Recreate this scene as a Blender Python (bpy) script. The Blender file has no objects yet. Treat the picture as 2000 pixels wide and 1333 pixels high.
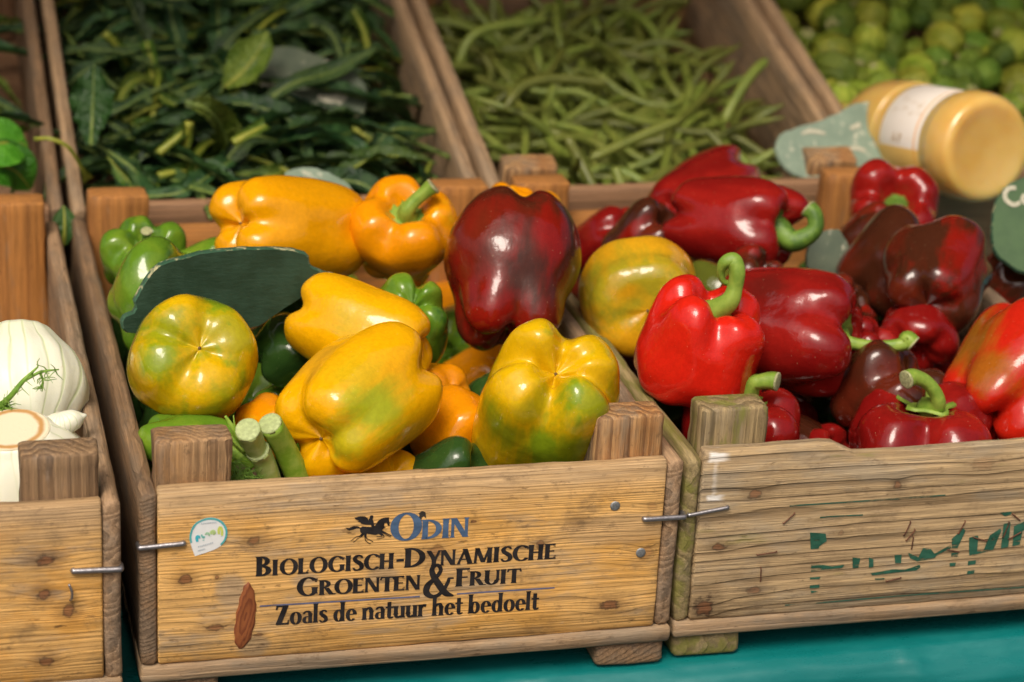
import bpy, bmesh, math, random
import numpy as np
from mathutils import Vector, Matrix, Euler
from mathutils.noise import noise as pnoise
from mathutils.geometry import tessellate_polygon

# ------------------------------------------------------------------ camera, sky, sun, exposure
SC = bpy.context.scene
COL = SC.collection
CAM = Vector((-0.14545, -1.45094, 0.83421))
CROT = Euler((math.radians(68.4196), math.radians(-3.0656), math.radians(-14.4874)), 'XYZ')
FPX = 4477.85                      # focal length in pixels of the 2000 px wide photograph
cd = bpy.data.cameras.new('camera')
cam = bpy.data.objects.new('camera', cd); COL.objects.link(cam)
cam.location = CAM; cam.rotation_euler = CROT
cd.sensor_fit = 'HORIZONTAL'; cd.sensor_width = 36.0; cd.lens = 36.0 * FPX / 2000.0
cd.clip_start = 0.05; cd.clip_end = 500
cd.dof.use_dof = True; cd.dof.focus_distance = 1.70; cd.dof.aperture_fstop = 5.4
SC.camera = cam
MC = CROT.to_matrix()
VR, VU, VB = MC.col[0].copy(), MC.col[1].copy(), MC.col[2].copy()

world = bpy.data.worlds.new('World'); SC.world = world; world.use_nodes = True
wn = world.node_tree
for n in list(wn.nodes): wn.nodes.remove(n)
SUN_EL, SUN_AZ = 55.0, 212.0       # azimuth: 180 is behind the camera, larger is to the left
sky = wn.nodes.new('ShaderNodeTexSky'); sky.sky_type = 'NISHITA'; sky.sun_disc = False
sky.sun_elevation = math.radians(SUN_EL); sky.sun_rotation = math.radians(SUN_AZ)
sky.air_density = 0.6; sky.dust_density = 9.0; sky.ozone_density = 0.3
bg = wn.nodes.new('ShaderNodeBackground'); bg.inputs['Strength'].default_value = 0.074
wo = wn.nodes.new('ShaderNodeOutputWorld')
wn.links.new(sky.outputs[0], bg.inputs[0]); wn.links.new(bg.outputs[0], wo.inputs[0])
sd = bpy.data.lights.new('sun', 'SUN'); sd.energy = 1.5; sd.angle = math.radians(24); sd.color = (1.0, 0.91, 0.79)
sun = bpy.data.objects.new('sun', sd); COL.objects.link(sun)
az = math.radians(SUN_AZ); el = math.radians(SUN_EL)
sdir = Vector((math.sin(az) * math.cos(el), math.cos(az) * math.cos(el), math.sin(el)))   # towards the sun
sun.rotation_euler = sdir.to_track_quat('Z', 'Y').to_euler(); sun.location = (0, 0, 6)
vs = SC.view_settings
vs.view_transform = 'Standard'; vs.look = 'None'; vs.gamma = 1.0; vs.use_curve_mapping = False
vs.exposure = 0.53
SC.cycles.max_bounces = 6; SC.cycles.diffuse_bounces = 3; SC.cycles.glossy_bounces = 3; SC.cycles.transparent_max_bounces = 8

# ------------------------------------------------------------------ projecting the photograph's pixels to places
def ray(u, v): return MC @ Vector(((u - 1000) / FPX, -(v - 666.5) / FPX, -1.0))
def atY(u, v, y): d = ray(u, v); return CAM + d * ((y - CAM.y) / d.y)
def atZ(u, v, z): d = ray(u, v); return CAM + d * ((z - CAM.z) / d.z)
def atP(u, v, p, n):
    d = ray(u, v); return CAM + d * ((Vector(p) - CAM).dot(n) / d.dot(n))
def depth_of(p): return -(Vector(p) - CAM).dot(VB)
def atD(u, v, dep): return CAM + ray(u, v) * dep
def vv(r, u, b): return VR * r + VU * u + VB * b

# ------------------------------------------------------------------ object helpers
def tag(o, label, cat, group=None, kind=None):
    o['label'] = label
    if cat: o['category'] = cat
    if group: o['group'] = group
    if kind: o['kind'] = kind
    return o
def thing(name, label, cat, loc=(0, 0, 0), rot=(0, 0, 0), group=None):
    o = bpy.data.objects.new(name, None); COL.objects.link(o)
    o.location = loc; o.rotation_euler = rot; o.empty_display_size = 0.02
    return tag(o, label, cat, group)
def mesh_from(verts, faces, smooth=True):
    me = bpy.data.meshes.new('mesh')
    me.from_pydata([tuple(v) for v in verts], [], faces); me.validate()
    if smooth: me.polygons.foreach_set('use_smooth', [True] * len(me.polygons))
    me.update(); return me
def obj(name, me, mat, parent=None, loc=(0, 0, 0), rot=(0, 0, 0)):
    o = bpy.data.objects.new(name, me); COL.objects.link(o)
    if mat and not me.materials: me.materials.append(mat)
    if parent: o.parent = parent
    o.location = loc; o.rotation_euler = rot
    return o
def catmull(pts, n):
    P = [np.array(p, float) for p in pts]
    P = [2 * P[0] - P[1]] + P + [2 * P[-1] - P[-2]]
    out = []
    segs = len(P) - 3
    for i in range(n):
        s = i / (n - 1) * segs; k = min(int(s), segs - 1); t = s - k
        a, b, c, d = P[k:k + 4]
        out.append(.5 * ((2 * b) + (-a + c) * t + (2 * a - 5 * b + 4 * c - d) * t * t + (-a + 3 * b - 3 * c + d) * t ** 3))
    return np.array(out)
def tube(pts, rad, ns=10, flat=1.0, cap=True, ridges=0, seed=0):
    """verts, faces of a tube through pts (n,3) with radii rad"""
    pts = np.asarray(pts, float); n = len(pts); V = []; Fc = []
    tan = np.gradient(pts, axis=0); tan /= np.linalg.norm(tan, axis=1)[:, None] + 1e-12
    up = np.array([0, 0, 1.0])
    if abs(tan[0] @ up) > .9: up = np.array([1.0, 0, 0])
    s = np.cross(tan[0], up); s /= np.linalg.norm(s)
    for i in range(n):
        s = s - tan[i] * (s @ tan[i]); s /= np.linalg.norm(s); b = np.cross(s, tan[i])
        for k in range(ns):
            a = 2 * math.pi * k / ns
            r = rad[i] * (1 + (ridges * math.cos(a * 5 + seed) if ridges else 0))
            V.append(pts[i] + s * math.cos(a) * r + b * math.sin(a) * r * flat)
    for i in range(n - 1):
        for k in range(ns):
            a, b2 = i * ns + k, i * ns + (k + 1) % ns
            Fc.append((a, b2, b2 + ns, a + ns))
    if cap:
        Fc.append(tuple(range(ns - 1, -1, -1))); Fc.append(tuple(range((n - 1) * ns, n * ns)))
    return V, Fc
def slab(poly, nrm, th, bev=0.0):
    """a flat board: outline poly (list of Vector, any winding), thickness th going to -nrm"""
    nrm = Vector(nrm).normalized(); n = len(poly)
    c = sum(poly, Vector()) / n
    area = sum(((poly[i] - c).cross(poly[(i + 1) % n] - c)).dot(nrm) for i in range(n))
    if area < 0: poly = poly[::-1]
    rings = [(poly, 0.0, 1.0)]
    V = []; Fc = []
    for off, sc in ((0, 1 - bev), (bev * .12, 1.0), (th - bev * .12, 1.0), (th, 1 - bev)):
        for p in poly: V.append(c + (p - c) * sc - nrm * off)
    tri = tessellate_polygon([[v for v in V[:n]]])
    Fc += [tuple(t) if ((V[t[1]] - V[t[0]]).cross(V[t[2]] - V[t[0]])).dot(nrm) > 0 else tuple(t[::-1]) for t in tri]
    Fc += [tuple(3 * n + i for i in (t if ((V[t[1]] - V[t[0]]).cross(V[t[2]] - V[t[0]])).dot(nrm) < 0 else t[::-1])) for t in tri]
    for k in range(3):
        for i in range(n):
            a, b = k * n + i, k * n + (i + 1) % n
            Fc.append((a, a + n, b + n, b))
    return V, Fc

# ------------------------------------------------------------------ shader helper
class G:
    def __init__(s, name):
        s.m = bpy.data.materials.new(name); s.m.use_nodes = True; s.t = s.m.node_tree
        s.bsdf = s.t.nodes['Principled BSDF']; s.out = s.t.nodes['Material Output']
        s._co = None
    def n(s, typ, **k):
        x = s.t.nodes.new(typ)
        for a, b in k.items(): setattr(x, a, b)
        return x
    def put(s, sock, v):
        if isinstance(v, bpy.types.NodeSocket): s.t.links.new(v, sock)
        elif v is not None:
            if isinstance(v, (tuple, list)) and len(v) == 3 and sock.type == 'RGBA': v = (*v, 1)
            sock.default_value = v
    def co(s):
        if s._co is None: s._co = s.n('ShaderNodeTexCoord').outputs['Object']
        return s._co
    def math(s, op, a, b=None, c=None, clamp=False):
        x = s.n('ShaderNodeMath', operation=op, use_clamp=clamp)
        for i, v in enumerate((a, b, c)):
            if v is not None: s.put(x.inputs[i], v)
        return x.outputs[0]
    def vec(s, op, a, b=None):
        x = s.n('ShaderNodeVectorMath', operation=op); s.put(x.inputs[0], a)
        if b is not None: s.put(x.inputs['Scale'] if op == 'SCALE' else x.inputs[1], b)
        return x.outputs['Value'] if op in ('LENGTH', 'DISTANCE', 'DOT_PRODUCT') else x.outputs[0]
    def sep(s, v):
        x = s.n('ShaderNodeSeparateXYZ'); s.put(x.inputs[0], v); return x.outputs
    def comb(s, a, b, c):
        x = s.n('ShaderNodeCombineXYZ')
        for i, v in enumerate((a, b, c)): s.put(x.inputs[i], v)
        return x.outputs[0]
    def noise(s, v, scale=1.0, detail=3, rough=.55, col=False):
        x = s.n('ShaderNodeTexNoise'); s.put(x.inputs['Vector'], v); s.put(x.inputs['Scale'], scale)
        s.put(x.inputs['Detail'], detail); s.put(x.inputs['Roughness'], rough)
        return x.outputs['Color' if col else 'Fac']
    def vor(s, v, scale, feature='F1'):
        x = s.n('ShaderNodeTexVoronoi', feature=feature); s.put(x.inputs['Vector'], v); s.put(x.inputs['Scale'], scale)
        return x.outputs[0]
    def smooth(s, v, a, b, lo=0.0, hi=1.0):
        x = s.n('ShaderNodeMapRange', interpolation_type='SMOOTHSTEP')
        for k, w in zip(('Value', 'From Min', 'From Max', 'To Min', 'To Max'), (v, a, b, lo, hi)): s.put(x.inputs[k], w)
        return x.outputs[0]
    def mix(s, f, a, b, mode='MIX'):
        x = s.n('ShaderNodeMix', data_type='RGBA', blend_type=mode)
        s.put(x.inputs[0], f); s.put(x.inputs[6], a); s.put(x.inputs[7], b)
        return x.outputs[2]
    def bump(s, h, strength, dist=.001, nrm=None):
        x = s.n('ShaderNodeBump'); s.put(x.inputs['Height'], h); s.put(x.inputs['Strength'], strength)
        s.put(x.inputs['Distance'], dist)
        if nrm is not None: s.put(x.inputs['Normal'], nrm)
        return x.outputs[0]
    def set(s, **k):
        for a, b in k.items(): s.put(s.bsdf.inputs[a.replace('_', ' ')], b)
        return s.m

def wood(name, base, dark, grey, greyamt=.5, freq=150, lines=.6, seed=0.0, knots=(), pith=(-.3, .02), green=None, greenamt=0.0,
         patch=None, wear=None, rough=.72, bump=.6, white=(), sharp=.15, greys=(), streak=.74, wav=.014, dirt=.0):
    """sawn softwood; local x runs along the grain. knots: (x, z, rx, rz, depth of colour)"""
    g = G(name)
    c = g.vec('ADD', g.co(), (seed * 1.37, seed * .71, seed * .53)); X, Y, Z = g.sep(g.co())
    st = g.vec('MULTIPLY', c, (2.6, 17, 17))
    w1 = g.noise(st, 1.0, 3, .5)
    w2 = g.noise(g.vec('MULTIPLY', c, (9, 90, 90)), 1.0, 2, .5)
    dy = g.math('SUBTRACT', Y, pith[0]); dz = g.math('SUBTRACT', Z, pith[1])
    F_ = g.math('SQRT', g.math('ADD', g.math('MULTIPLY', dy, dy), g.math('MULTIPLY', dz, dz)))
    F_ = g.math('ADD', F_, g.math('ADD', g.math('MULTIPLY', Z, .55), g.math('MULTIPLY', g.math('SUBTRACT', w1, .5), wav)))
    F_ = g.math('ADD', F_, g.math('MULTIPLY', g.math('SUBTRACT', w2, .5), .0016))
    zn = g.noise(g.comb(seed, seed * .3, g.math('ADD', Z, seed)), 26.0, 2, .6)
    F_ = g.math('ADD', F_, g.math('MULTIPLY', g.math('SUBTRACT', zn, .5), .05))
    kmask = None; kring = None; kr = None
    kn1 = g.noise(g.vec('MULTIPLY', c, (150, 150, 190)), 1.0, 3, .6)
    for (kx, kz, rx, rz, ks) in knots:
        ax = g.math('DIVIDE', g.math('SUBTRACT', X, kx), rx); azz = g.math('DIVIDE', g.math('SUBTRACT', Z, kz), rz)
        r2 = g.math('ADD', g.math('MULTIPLY', ax, ax), g.math('MULTIPLY', azz, azz))
        wide = g.math('ADD', g.math('MULTIPLY', g.math('MULTIPLY', ax, ax), .10), g.math('MULTIPLY', g.math('MULTIPLY', azz, azz), .22))
        ga = g.math('POWER', 2.718, g.math('MULTIPLY', wide, -1.0))
        sg = g.math('MULTIPLY', g.math('MULTIPLY', ga, rz * .9), 1.0)
        F_ = g.math('ADD', F_, sg)
        wob = g.math('ADD', g.math('SQRT', r2), g.math('ADD', g.math('MULTIPLY', g.math('SUBTRACT', kn1, .5), 2.2), g.math('MULTIPLY', g.math('SUBTRACT', w2, .5), .5)))
        core = g.math('MULTIPLY', g.smooth(wob, 1.25, .75), ks)
        halo = g.math('MULTIPLY', g.smooth(wob, 3.4, .9), .45 * ks)
        kr = wob if kr is None else g.math('MINIMUM', kr, wob)
        kmask = core if kmask is None else g.math('MAXIMUM', kmask, core)
        kring = halo if kring is None else g.math('MAXIMUM', kring, halo)
    fr = g.math('FRACT', g.math('MULTIPLY', F_, freq))
    line = g.math('MULTIPLY', g.smooth(fr, sharp, .92), g.smooth(fr, 1.0, .93))
    fib = g.noise(g.vec('MULTIPLY', c, (9, 420, 420)), 1.0, 3, .65)
    fib2 = g.noise(g.vec('MULTIPLY', c, (40, 1100, 1100)), 1.0, 2, .6)
    lamt = g.math('MULTIPLY', line, g.smooth(g.noise(g.vec('MULTIPLY', c, (4, 18, 18)), 1.0, 2), .3, .7, lines * .35, lines))
    col = g.mix(lamt, base, dark)
    big = g.noise(g.vec('MULTIPLY', c, (13, 24, 24)), 1.0, 5, .65)
    if patch: col = g.mix(g.smooth(big, .45, .68), col, g.mix(g.math('MULTIPLY', lamt, .8), patch, dark))
    gw = g.noise(g.vec('MULTIPLY', g.vec('ADD', c, (3.1, 1.7, 9.2)), (9, 34, 34)), 1.0, 5, .68)
    gm = g.smooth(gw, .62 - greyamt * .36, .78 - greyamt * .30)
    if wear:      # worn, grey rim: (z where it starts, z where it is full)
        gm = g.math('MAXIMUM', gm, g.math('MULTIPLY', g.smooth(g.math('ADD', Z, g.math('MULTIPLY', g.math('SUBTRACT', gw, .5), .05)), wear[0], wear[1]), .8))
    for (x0, z0, rx, rz, st_) in greys:      # weathered patches of their own shape
        q = g.math('ADD', g.math('POWER', g.math('DIVIDE', g.math('SUBTRACT', X, x0), rx), 2.0), g.math('POWER', g.math('DIVIDE', g.math('SUBTRACT', Z, z0), rz), 2.0))
        gm = g.math('MAXIMUM', gm, g.math('MULTIPLY', g.smooth(g.math('ADD', q, g.math('MULTIPLY', g.math('SUBTRACT', gw, .5), 4.0)), 1.3, .2), st_))
    col = g.mix(g.math('MULTIPLY', gm, .8), col, g.mix(g.math('MULTIPLY', line, .6), grey, tuple(x * .42 for x in grey)))
    fmul = g.smooth(fib, .30, .70, streak, 1.16)
    col = g.mix(1.0, col, g.comb(fmul, fmul, fmul), 'MULTIPLY')
    fm2 = g.smooth(fib2, .3, .7, .85, 1.1)
    col = g.mix(1.0, col, g.comb(fm2, fm2, fm2), 'MULTIPLY')
    if dirt:
        dn = g.noise(g.vec('MULTIPLY', g.vec('ADD', c, (4, 6, 1)), (20, 36, 36)), 1.0, 6, .72)
        col = g.mix(g.smooth(dn, .50, .72, 0, dirt), col, (.13, .085, .045))
        dn2 = g.noise(g.vec('MULTIPLY', g.vec('ADD', c, (9, 3, 7)), (75, 140, 140)), 1.0, 5, .75)
        col = g.mix(g.smooth(dn2, .55, .70, 0, dirt * .9), col, (.10, .06, .03))
    # dark specks and scuffs
    sp = g.noise(g.vec('MULTIPLY', c, (55, 190, 190)), 1.0, 3, .7)
    col = g.mix(g.smooth(sp, .66, .76, 0, .75), col, tuple(x * .3 for x in dark))
    pale = g.noise(g.vec('MULTIPLY', g.vec('ADD', c, (7, 2, 5)), (38, 120, 120)), 1.0, 4, .7)
    col = g.mix(g.smooth(pale, .64, .78, 0, .55), col, tuple(min(1, x * 1.5) for x in grey))
    if greenamt:
        gn = g.noise(g.vec('MULTIPLY', g.vec('ADD', c, (1, 8, 3)), (14, 60, 60)), 1.0, 4, .65)
        col = g.mix(g.smooth(gn, .62 - .3 * greenamt, .8 - .3 * greenamt, 0, .8), col, green)
    if kmask is not None:
        col = g.mix(kring, col, tuple(x * .55 for x in dark))
        col = g.mix(g.math('MULTIPLY', kmask, .82), col, g.mix(g.math('MAXIMUM', g.smooth(kr, .45, .95), g.smooth(kn1, .52, .68)), (.20, .075, .028), (.028, .013, .008)))
    for (x0, x1, z0, z1) in white:      # old paint
        e = g.math('MULTIPLY', g.math('SUBTRACT', g.noise(g.vec('MULTIPLY', c, (60, 260, 260)), 1, 3), .5), .006)
        mx = g.math('MULTIPLY', g.smooth(g.math('ADD', X, e), x0, x0 + .004), g.smooth(g.math('ADD', X, e), x1, x1 - .008))
        mz = g.math('MULTIPLY', g.smooth(g.math('ADD', Z, e), z0, z0 + .002), g.smooth(g.math('ADD', Z, e), z1, z1 - .002))
        col = g.mix(g.math('MULTIPLY', g.math('MULTIPLY', mx, mz), g.smooth(fib, .3, .6, .5, .95)), col, (.80, .78, .72))
    h = g.math('ADD', g.math('MULTIPLY', fib, .9), g.math('ADD', g.math('MULTIPLY', line, -.55), g.math('MULTIPLY', fib2, .35)))
    h = g.math('ADD', h, g.math('MULTIPLY', gw, .5))
    return g.set(Base_Color=col, Roughness=g.smooth(fib, .2, .8, rough - .1, rough + .15), Normal=g.bump(h, bump, .0012), Specular_IOR_Level=.35)

def plain(name, col, rough=.5, metal=0.0, var=.25, scale=60, bumpv=.1, spec=.5, col2=None):
    g = G(name)
    n = g.noise(g.co(), scale, 4, .6)
    c2 = col2 or tuple(x * (1 - var) for x in col)
    c = g.mix(g.smooth(n, .3, .7), col, c2)
    return g.set(Base_Color=c, Roughness=g.smooth(n, .2, .8, max(.02, rough - .08), min(1, rough + .08)), Metallic=metal,
                 Normal=g.bump(n, bumpv, .001), Specular_IOR_Level=spec)

def ink(name, col, worn=.5, seed=0.0, scale=1.0):
    """printed or stencilled paint that has partly worn off the wood"""
    g = G(name)
    c = g.vec('ADD', g.co(), (seed, seed * 2, seed * 3))
    fib = g.noise(g.vec('MULTIPLY', c, (30 * scale, 500, 520 * scale)), 1.0, 3, .65)
    blot = g.noise(g.vec('MULTIPLY', c, (60, 60, 120)), 1.0, 4, .65)
    a = g.smooth(g.math('ADD', g.math('MULTIPLY', fib, .55), g.math('MULTIPLY', blot, .45)), .24 + .2 * worn, .34 + .2 * worn)
    g.set(Base_Color=g.mix(g.smooth(blot, .35, .65), col, tuple(x * 1.5 + .01 for x in col)), Roughness=.7, Specular_IOR_Level=.3)
    tr = g.n('ShaderNodeBsdfTransparent'); mx = g.n('ShaderNodeMixShader')
    g.put(mx.inputs[0], a); g.t.links.new(tr.outputs[0], mx.inputs[1]); g.t.links.new(g.bsdf.outputs[0], mx.inputs[2])
    g.t.links.new(mx.outputs[0], g.out.inputs[0])
    return g.m

# ------------------------------------------------------------------ the setting: pavement, table under a teal cloth, added shade canopy overhead
def grid_mesh(nx, ny, fn):
    V = [fn(i / (nx - 1), j / (ny - 1)) for j in range(ny) for i in range(nx)]
    Fc = [(j * nx + i, j * nx + i + 1, (j + 1) * nx + i + 1, (j + 1) * nx + i) for j in range(ny - 1) for i in range(nx - 1)]
    return mesh_from(V, Fc)
TILT = math.radians(15.0)          # the second row of crates is propped up
ROW2 = Vector((0.003, 0.660, 0.004))
TABZ = -0.0345
def cloth_pt(s, t):
    x = -1.6 + s * 3.6
    # t along a profile: back of the table -> front edge -> hanging down
    L = [(0, (1.45, TABZ + .21)), (.2, (.66, TABZ)), (.40, (.012, TABZ)), (.45, (.0013, TABZ - .0021)), (.50, (-.0078, TABZ - .0082)), (.55, (-.0139, TABZ - .0173)), (.60, (-.016, TABZ - .028)), (1.0, (-.022, TABZ - .62))]
    for (a, p), (b, q) in zip(L, L[1:]):
        if t <= b + 1e-9:
            k = (t - a) / (b - a); y, z = p[0] + (q[0] - p[0]) * k, p[1] + (q[1] - p[1]) * k; break
    hang = max(0.0, (t - .5) / .5); edge = math.exp(-((t - .52) / .10) ** 2)
    y += -(.010 * pnoise((x * 5, t * 2.0, 1)) * min(1, hang * 6)) - .004 * edge * pnoise((x * 9, 3.3, t * 5)) - .0016 * edge * pnoise((x * 40, 1.3, t * 22))
    z += .0022 * edge * pnoise((x * 14, 7.1, t * 9))
    for (cx, sl) in ((.60, .05), (.30, -.04), (.17, .05), (.76, -.06)):      # pulled creases across the edge
        d = (x - cx - sl * (t - .5) * 2) / .006
        y += -.004 * math.exp(-d * d) * edge; z += .0022 * math.exp(-d * d) * edge
    return (x, y, z)
g = G('teal_vinyl')
nz = g.noise(g.co(), 9, 4, .6); n2 = g.noise(g.vec('MULTIPLY', g.co(), (14, 40, 40)), 1.0, 5, .7)
scr = g.smooth(g.noise(g.vec('MULTIPLY', g.co(), (25, 260, 260)), 1, 3, .7), .62, .75)
g.set(Base_Color=g.mix(g.smooth(n2, .45, .75, 0, .4), (.003, .15, .145), (.02, .22, .21)), Roughness=g.smooth(n2, .3, .7, .22, .42), Specular_IOR_Level=.6,
      Normal=g.bump(g.math('ADD', nz, g.math('MULTIPLY', g.math('ADD', n2, g.math('MULTIPLY', scr, .3)), .22)), .3, .0022))
cl = obj('table_cloth', grid_mesh(420, 90, lambda s, t: cloth_pt(s, (t ** 1.0))), g.m)
tag(cl, 'teal plastic cloth draped over the stall table under the crates', 'table cloth', kind='structure')
gp = plain('pavement_grey', (.07, .066, .062), .85, var=.35, scale=6)
pv = obj('pavement', mesh_from([(-60, -60, -.80), (60, -60, -.80), (60, 60, -.80), (-60, 60, -.80)], [(0, 1, 2, 3)]), gp)
tag(pv, 'grey pavement under the market stall', None, kind='structure')

# unseen canopy added to shade the back rows, front edge open to sky
g = G('shade_canopy_fabric')
g.set(Base_Color=(.085, .060, .042), Roughness=.9)
trn = g.n('ShaderNodeBsdfTranslucent'); g.put(trn.inputs[0], (.30, .16, .07)); mx = g.n('ShaderNodeMixShader'); g.put(mx.inputs[0], .12)
g.t.links.new(g.bsdf.outputs[0], mx.inputs[1]); g.t.links.new(trn.outputs[0], mx.inputs[2]); g.t.links.new(mx.outputs[0], g.out.inputs[0])
can = thing('added_shade_canopy', 'dark brown fabric canopy added out of view to shade the back of the market stall', 'canopy', (0.4, 1.0, -.80))
def can_pt(s, t):
    x = -2.6 + s * 5.2
    y = -.76 + t * 3.61; z = 2.15 + .45 * t - .05 * math.sin(s * math.pi * 4) ** 2
    return (x, y, z)
obj('shade_canopy_roof', grid_mesh(30, 14, can_pt), g.m, can)
obj('shade_canopy_back', grid_mesh(20, 10, lambda s, t: (-2.6 + s * 5.2, 2.85 + .04 * math.sin(s * 40), .05 + t * 2.55)), g.m, can)
pm = plain('shade_canopy_steel', (.45, .45, .46), .4, 1.0)
for px in (-2.58, 2.58):
    for py, hh in ((-.71, 2.13), (2.8, 2.56)):
        V, Fc = tube([(px, py, 0), (px, py, hh * .5), (px, py, hh)], [.02] * 3, 12)
        obj('shade_canopy_post', mesh_from(V, Fc), pm, can)

# ------------------------------------------------------------------ wooden crates
def plank_mesh(L, T, Hh, seed=0, bev=.0018, wob=.0006, nx=26, top=None, chew=0.0):
    """sawn board: x along, y through, z across; rounded worn edges. top: f(x) added to the upper edge"""
    rnd = random.Random(seed)
    cs = []
    def side(a, b, n):
        for i in range(n): cs.append((a[0] + (b[0] - a[0]) * i / n, a[1] + (b[1] - a[1]) * i / n))
    y, z = T / 2, Hh / 2; b = min(bev, T * .45)
    co = [(-y + b, -z), (y - b, -z), (y, -z + b), (y, z - b), (y - b, z), (-y + b, z), (-y, z - b), (-y, -z + b)]
    nside = max(2, int(Hh / .02))
    for i in range(8):
        p, q = co[i], co[(i + 1) % 8]
        side(p, q, nside if i in (2, 6) else (2 if i in (0, 4) else 2))
    # round the corners: push bevel midpoints outwards
    m = len(cs); V = []; Fc = []
    xs = [-L / 2, -L / 2 + b * .4, -L / 2 + b] + [-L / 2 + b + (L - 2 * b) * (i + 1) / nx for i in range(nx)] + [L / 2 - b * .4, L / 2]
    for i, x in enumerate(xs):
        e = 1.0
        ins = b if i in (0, len(xs) - 1) else (b * .35 if i in (1, len(xs) - 2) else 0)
        for (cy, cz) in cs:
            yy = cy - math.copysign(min(ins, abs(cy)), cy) if ins else cy
            zz = cz - math.copysign(min(ins, abs(cz)), cz) if ins else cz
            n1 = pnoise((x * 18 + seed * 3.7, yy * 40, zz * 18 + seed)); n2 = pnoise((x * 60 + seed, yy * 70 + 5, zz * 70 + seed * 2))
            edge = 1.0 if abs(abs(cz) - z) < b * 1.2 else .45
            dz = wob * edge * (n1 * 1.6 + n2); dy = wob * .6 * (n1 + n2)
            if chew and cz > z - b * 1.2: dz -= chew * max(0, pnoise((x * 35 + seed * 9, 1.7, seed)) - .1)
            if top and cz > 0: dz += top(x) * (cz / z if cz < z - b * 1.1 else 1.0)
            V.append((x + wob * n2 * (1 if 0 < i < len(xs) - 1 else .6), yy + dy, zz + dz))
    for i in range(len(xs) - 1):
        for k in range(m):
            a, c = i * m + k, i * m + (k + 1) % m
            Fc.append((a, a + m, c + m, c))
    Fc.append(tuple(range(m))); Fc.append(tuple(range((len(xs) - 1) * m, len(xs) * m))[::-1])
    me = mesh_from(V, Fc)
    return me
HB, HP, PT, PW = .138, .032, .0286, .0535
HALF = math.pi / 2
CW, CD = .40, .60
def crate(name, label, loc, rotx, mats, seed, front_top=None, rotz=0, hb=HB, width=CW, front_wear=True, posts=(0, 1, 2, 3), post_h=(HP,) * 4):
    c = thing(name, label, 'crate', loc, (rotx, 0, rotz))
    W = width
    f = obj('front_board', plank_mesh(W - .026, .012, hb, seed, .0016, .0006, 40, front_top), mats['front'], c, (W / 2, .006, hb / 2))
    obj('back_board', plank_mesh(W - .026, .012, hb * .93, seed + 1), mats.get('back', mats['side']), c, (W / 2, CD - .006, hb * .93 / 2))
    for k, x in ((0, .0062), (1, W - .0062)):
        obj('side_board', plank_mesh(CD, .0122, hb * (1.0 if k else .99), seed + 2 + k, .0028, .0013, 40, None, .004), mats.get('side%d' % k, mats['side']), c, (x, CD / 2, hb / 2), (0, 0, HALF))
    for k, (x, y) in enumerate(((.013 + PW / 2, .0125 + PT / 2), (W - .013 - PW / 2, .0125 + PT / 2), (.013 + PW / 2, CD - .0125 - PT / 2), (W - .013 - PW / 2, CD - .0125 - PT / 2))):
        if k in posts:
            H = hb + post_h[k]
            # local x is up, local z across the front face
            obj('corner_post', plank_mesh(H, PT, PW, seed + 6 + k, .0024, .0013, 18), mats.get('post%d' % k, mats['post']), c, (x, y, H / 2), (0, -HALF, 0))
    nsl = 6; sw = CD / nsl
    for k in range(nsl):
        obj('bottom_slat', plank_mesh(W, .0125, sw - .006 if k else sw - .002, seed + 12 + k, .002, .001, 30), mats.get('slat', mats['side']), c, (W / 2, sw * (k + .5) - (.004 if k == 0 else 0), -.0066), (-HALF, 0, 0))
    for x in (.030, W - .030):
        for y in (.032, CD - .032):
            obj('foot', plank_mesh(.06, .054, .0198, seed + 20 + int(x * 100), .003, .0012, 6), mats.get('foot', mats['side']), c, (x, y, -.0232), (0, 0, HALF))
    return c, f
GREY = (.27, .20, .135)
w_side = wood('wood_side_brown', (.27, .165, .085), (.085, .045, .023), (.20, .145, .095), .55, 190, .6, 1.0, pith=(-.12, -.2), dirt=.6)
w_side2 = wood('wood_side_worn', (.38, .245, .135), (.12, .065, .03), (.27, .20, .135), .6, 170, .6, 2.3, pith=(.10, .22), dirt=.6)
w_tan = wood('wood_side_tan', (.47, .31, .17), (.15, .085, .04), (.33, .245, .16), .5, 170, .5, 4.4, pith=(.10, .22), dirt=.4)
w_mid = wood('wood_side_dim', (.33, .185, .095), (.13, .06, .03), (.24, .16, .10), .35, 150, .5, 3.9, pith=(-.2, -.2))
w_back = wood('wood_back_orange', (.44, .19, .045), (.16, .055, .016), (.25, .15, .08), .15, 110, .6, 5.1, pith=(-.2, .1))
w_slat = wood('wood_slat_grey', (.36, .24, .13), (.13, .08, .04), (.29, .225, .15), .6, 170, .5, 6.6, pith=(-.1, .2), dirt=.6)
w_postF = wood('wood_post_fennel', (.34, .215, .11), (.10, .055, .028), (.22, .16, .11), .5, 170, .8, 7.7, pith=(-.1, .12), bump=.9, dirt=.6)
w_postA = wood('wood_post_striped', (.42, .255, .12), (.13, .065, .03), (.27, .19, .125), .4, 190, .9, 8.8, pith=(-.12, .1), bump=.9, patch=(.36, .19, .07), dirt=.6)
w_postA2 = wood('wood_post_honey', (.46, .27, .115), (.15, .07, .03), (.30, .22, .14), .4, 150, .85, 9.9, pith=(-.1, .1), bump=.9, patch=(.45, .2, .06), dirt=.6)
w_postB = wood('wood_post_mossy', (.37, .27, .13), (.12, .085, .035), (.30, .235, .14), .45, 130, .9, 10.3, pith=(-.1, .11), green=(.17, .175, .025), greenamt=.62, bump=1.0, dirt=.6)
w_postO = wood('wood_post_orange', (.43, .185, .045), (.16, .055, .02), (.28, .19, .12), .25, 120, .6, 11.5, pith=(-.15, .1))
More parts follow.
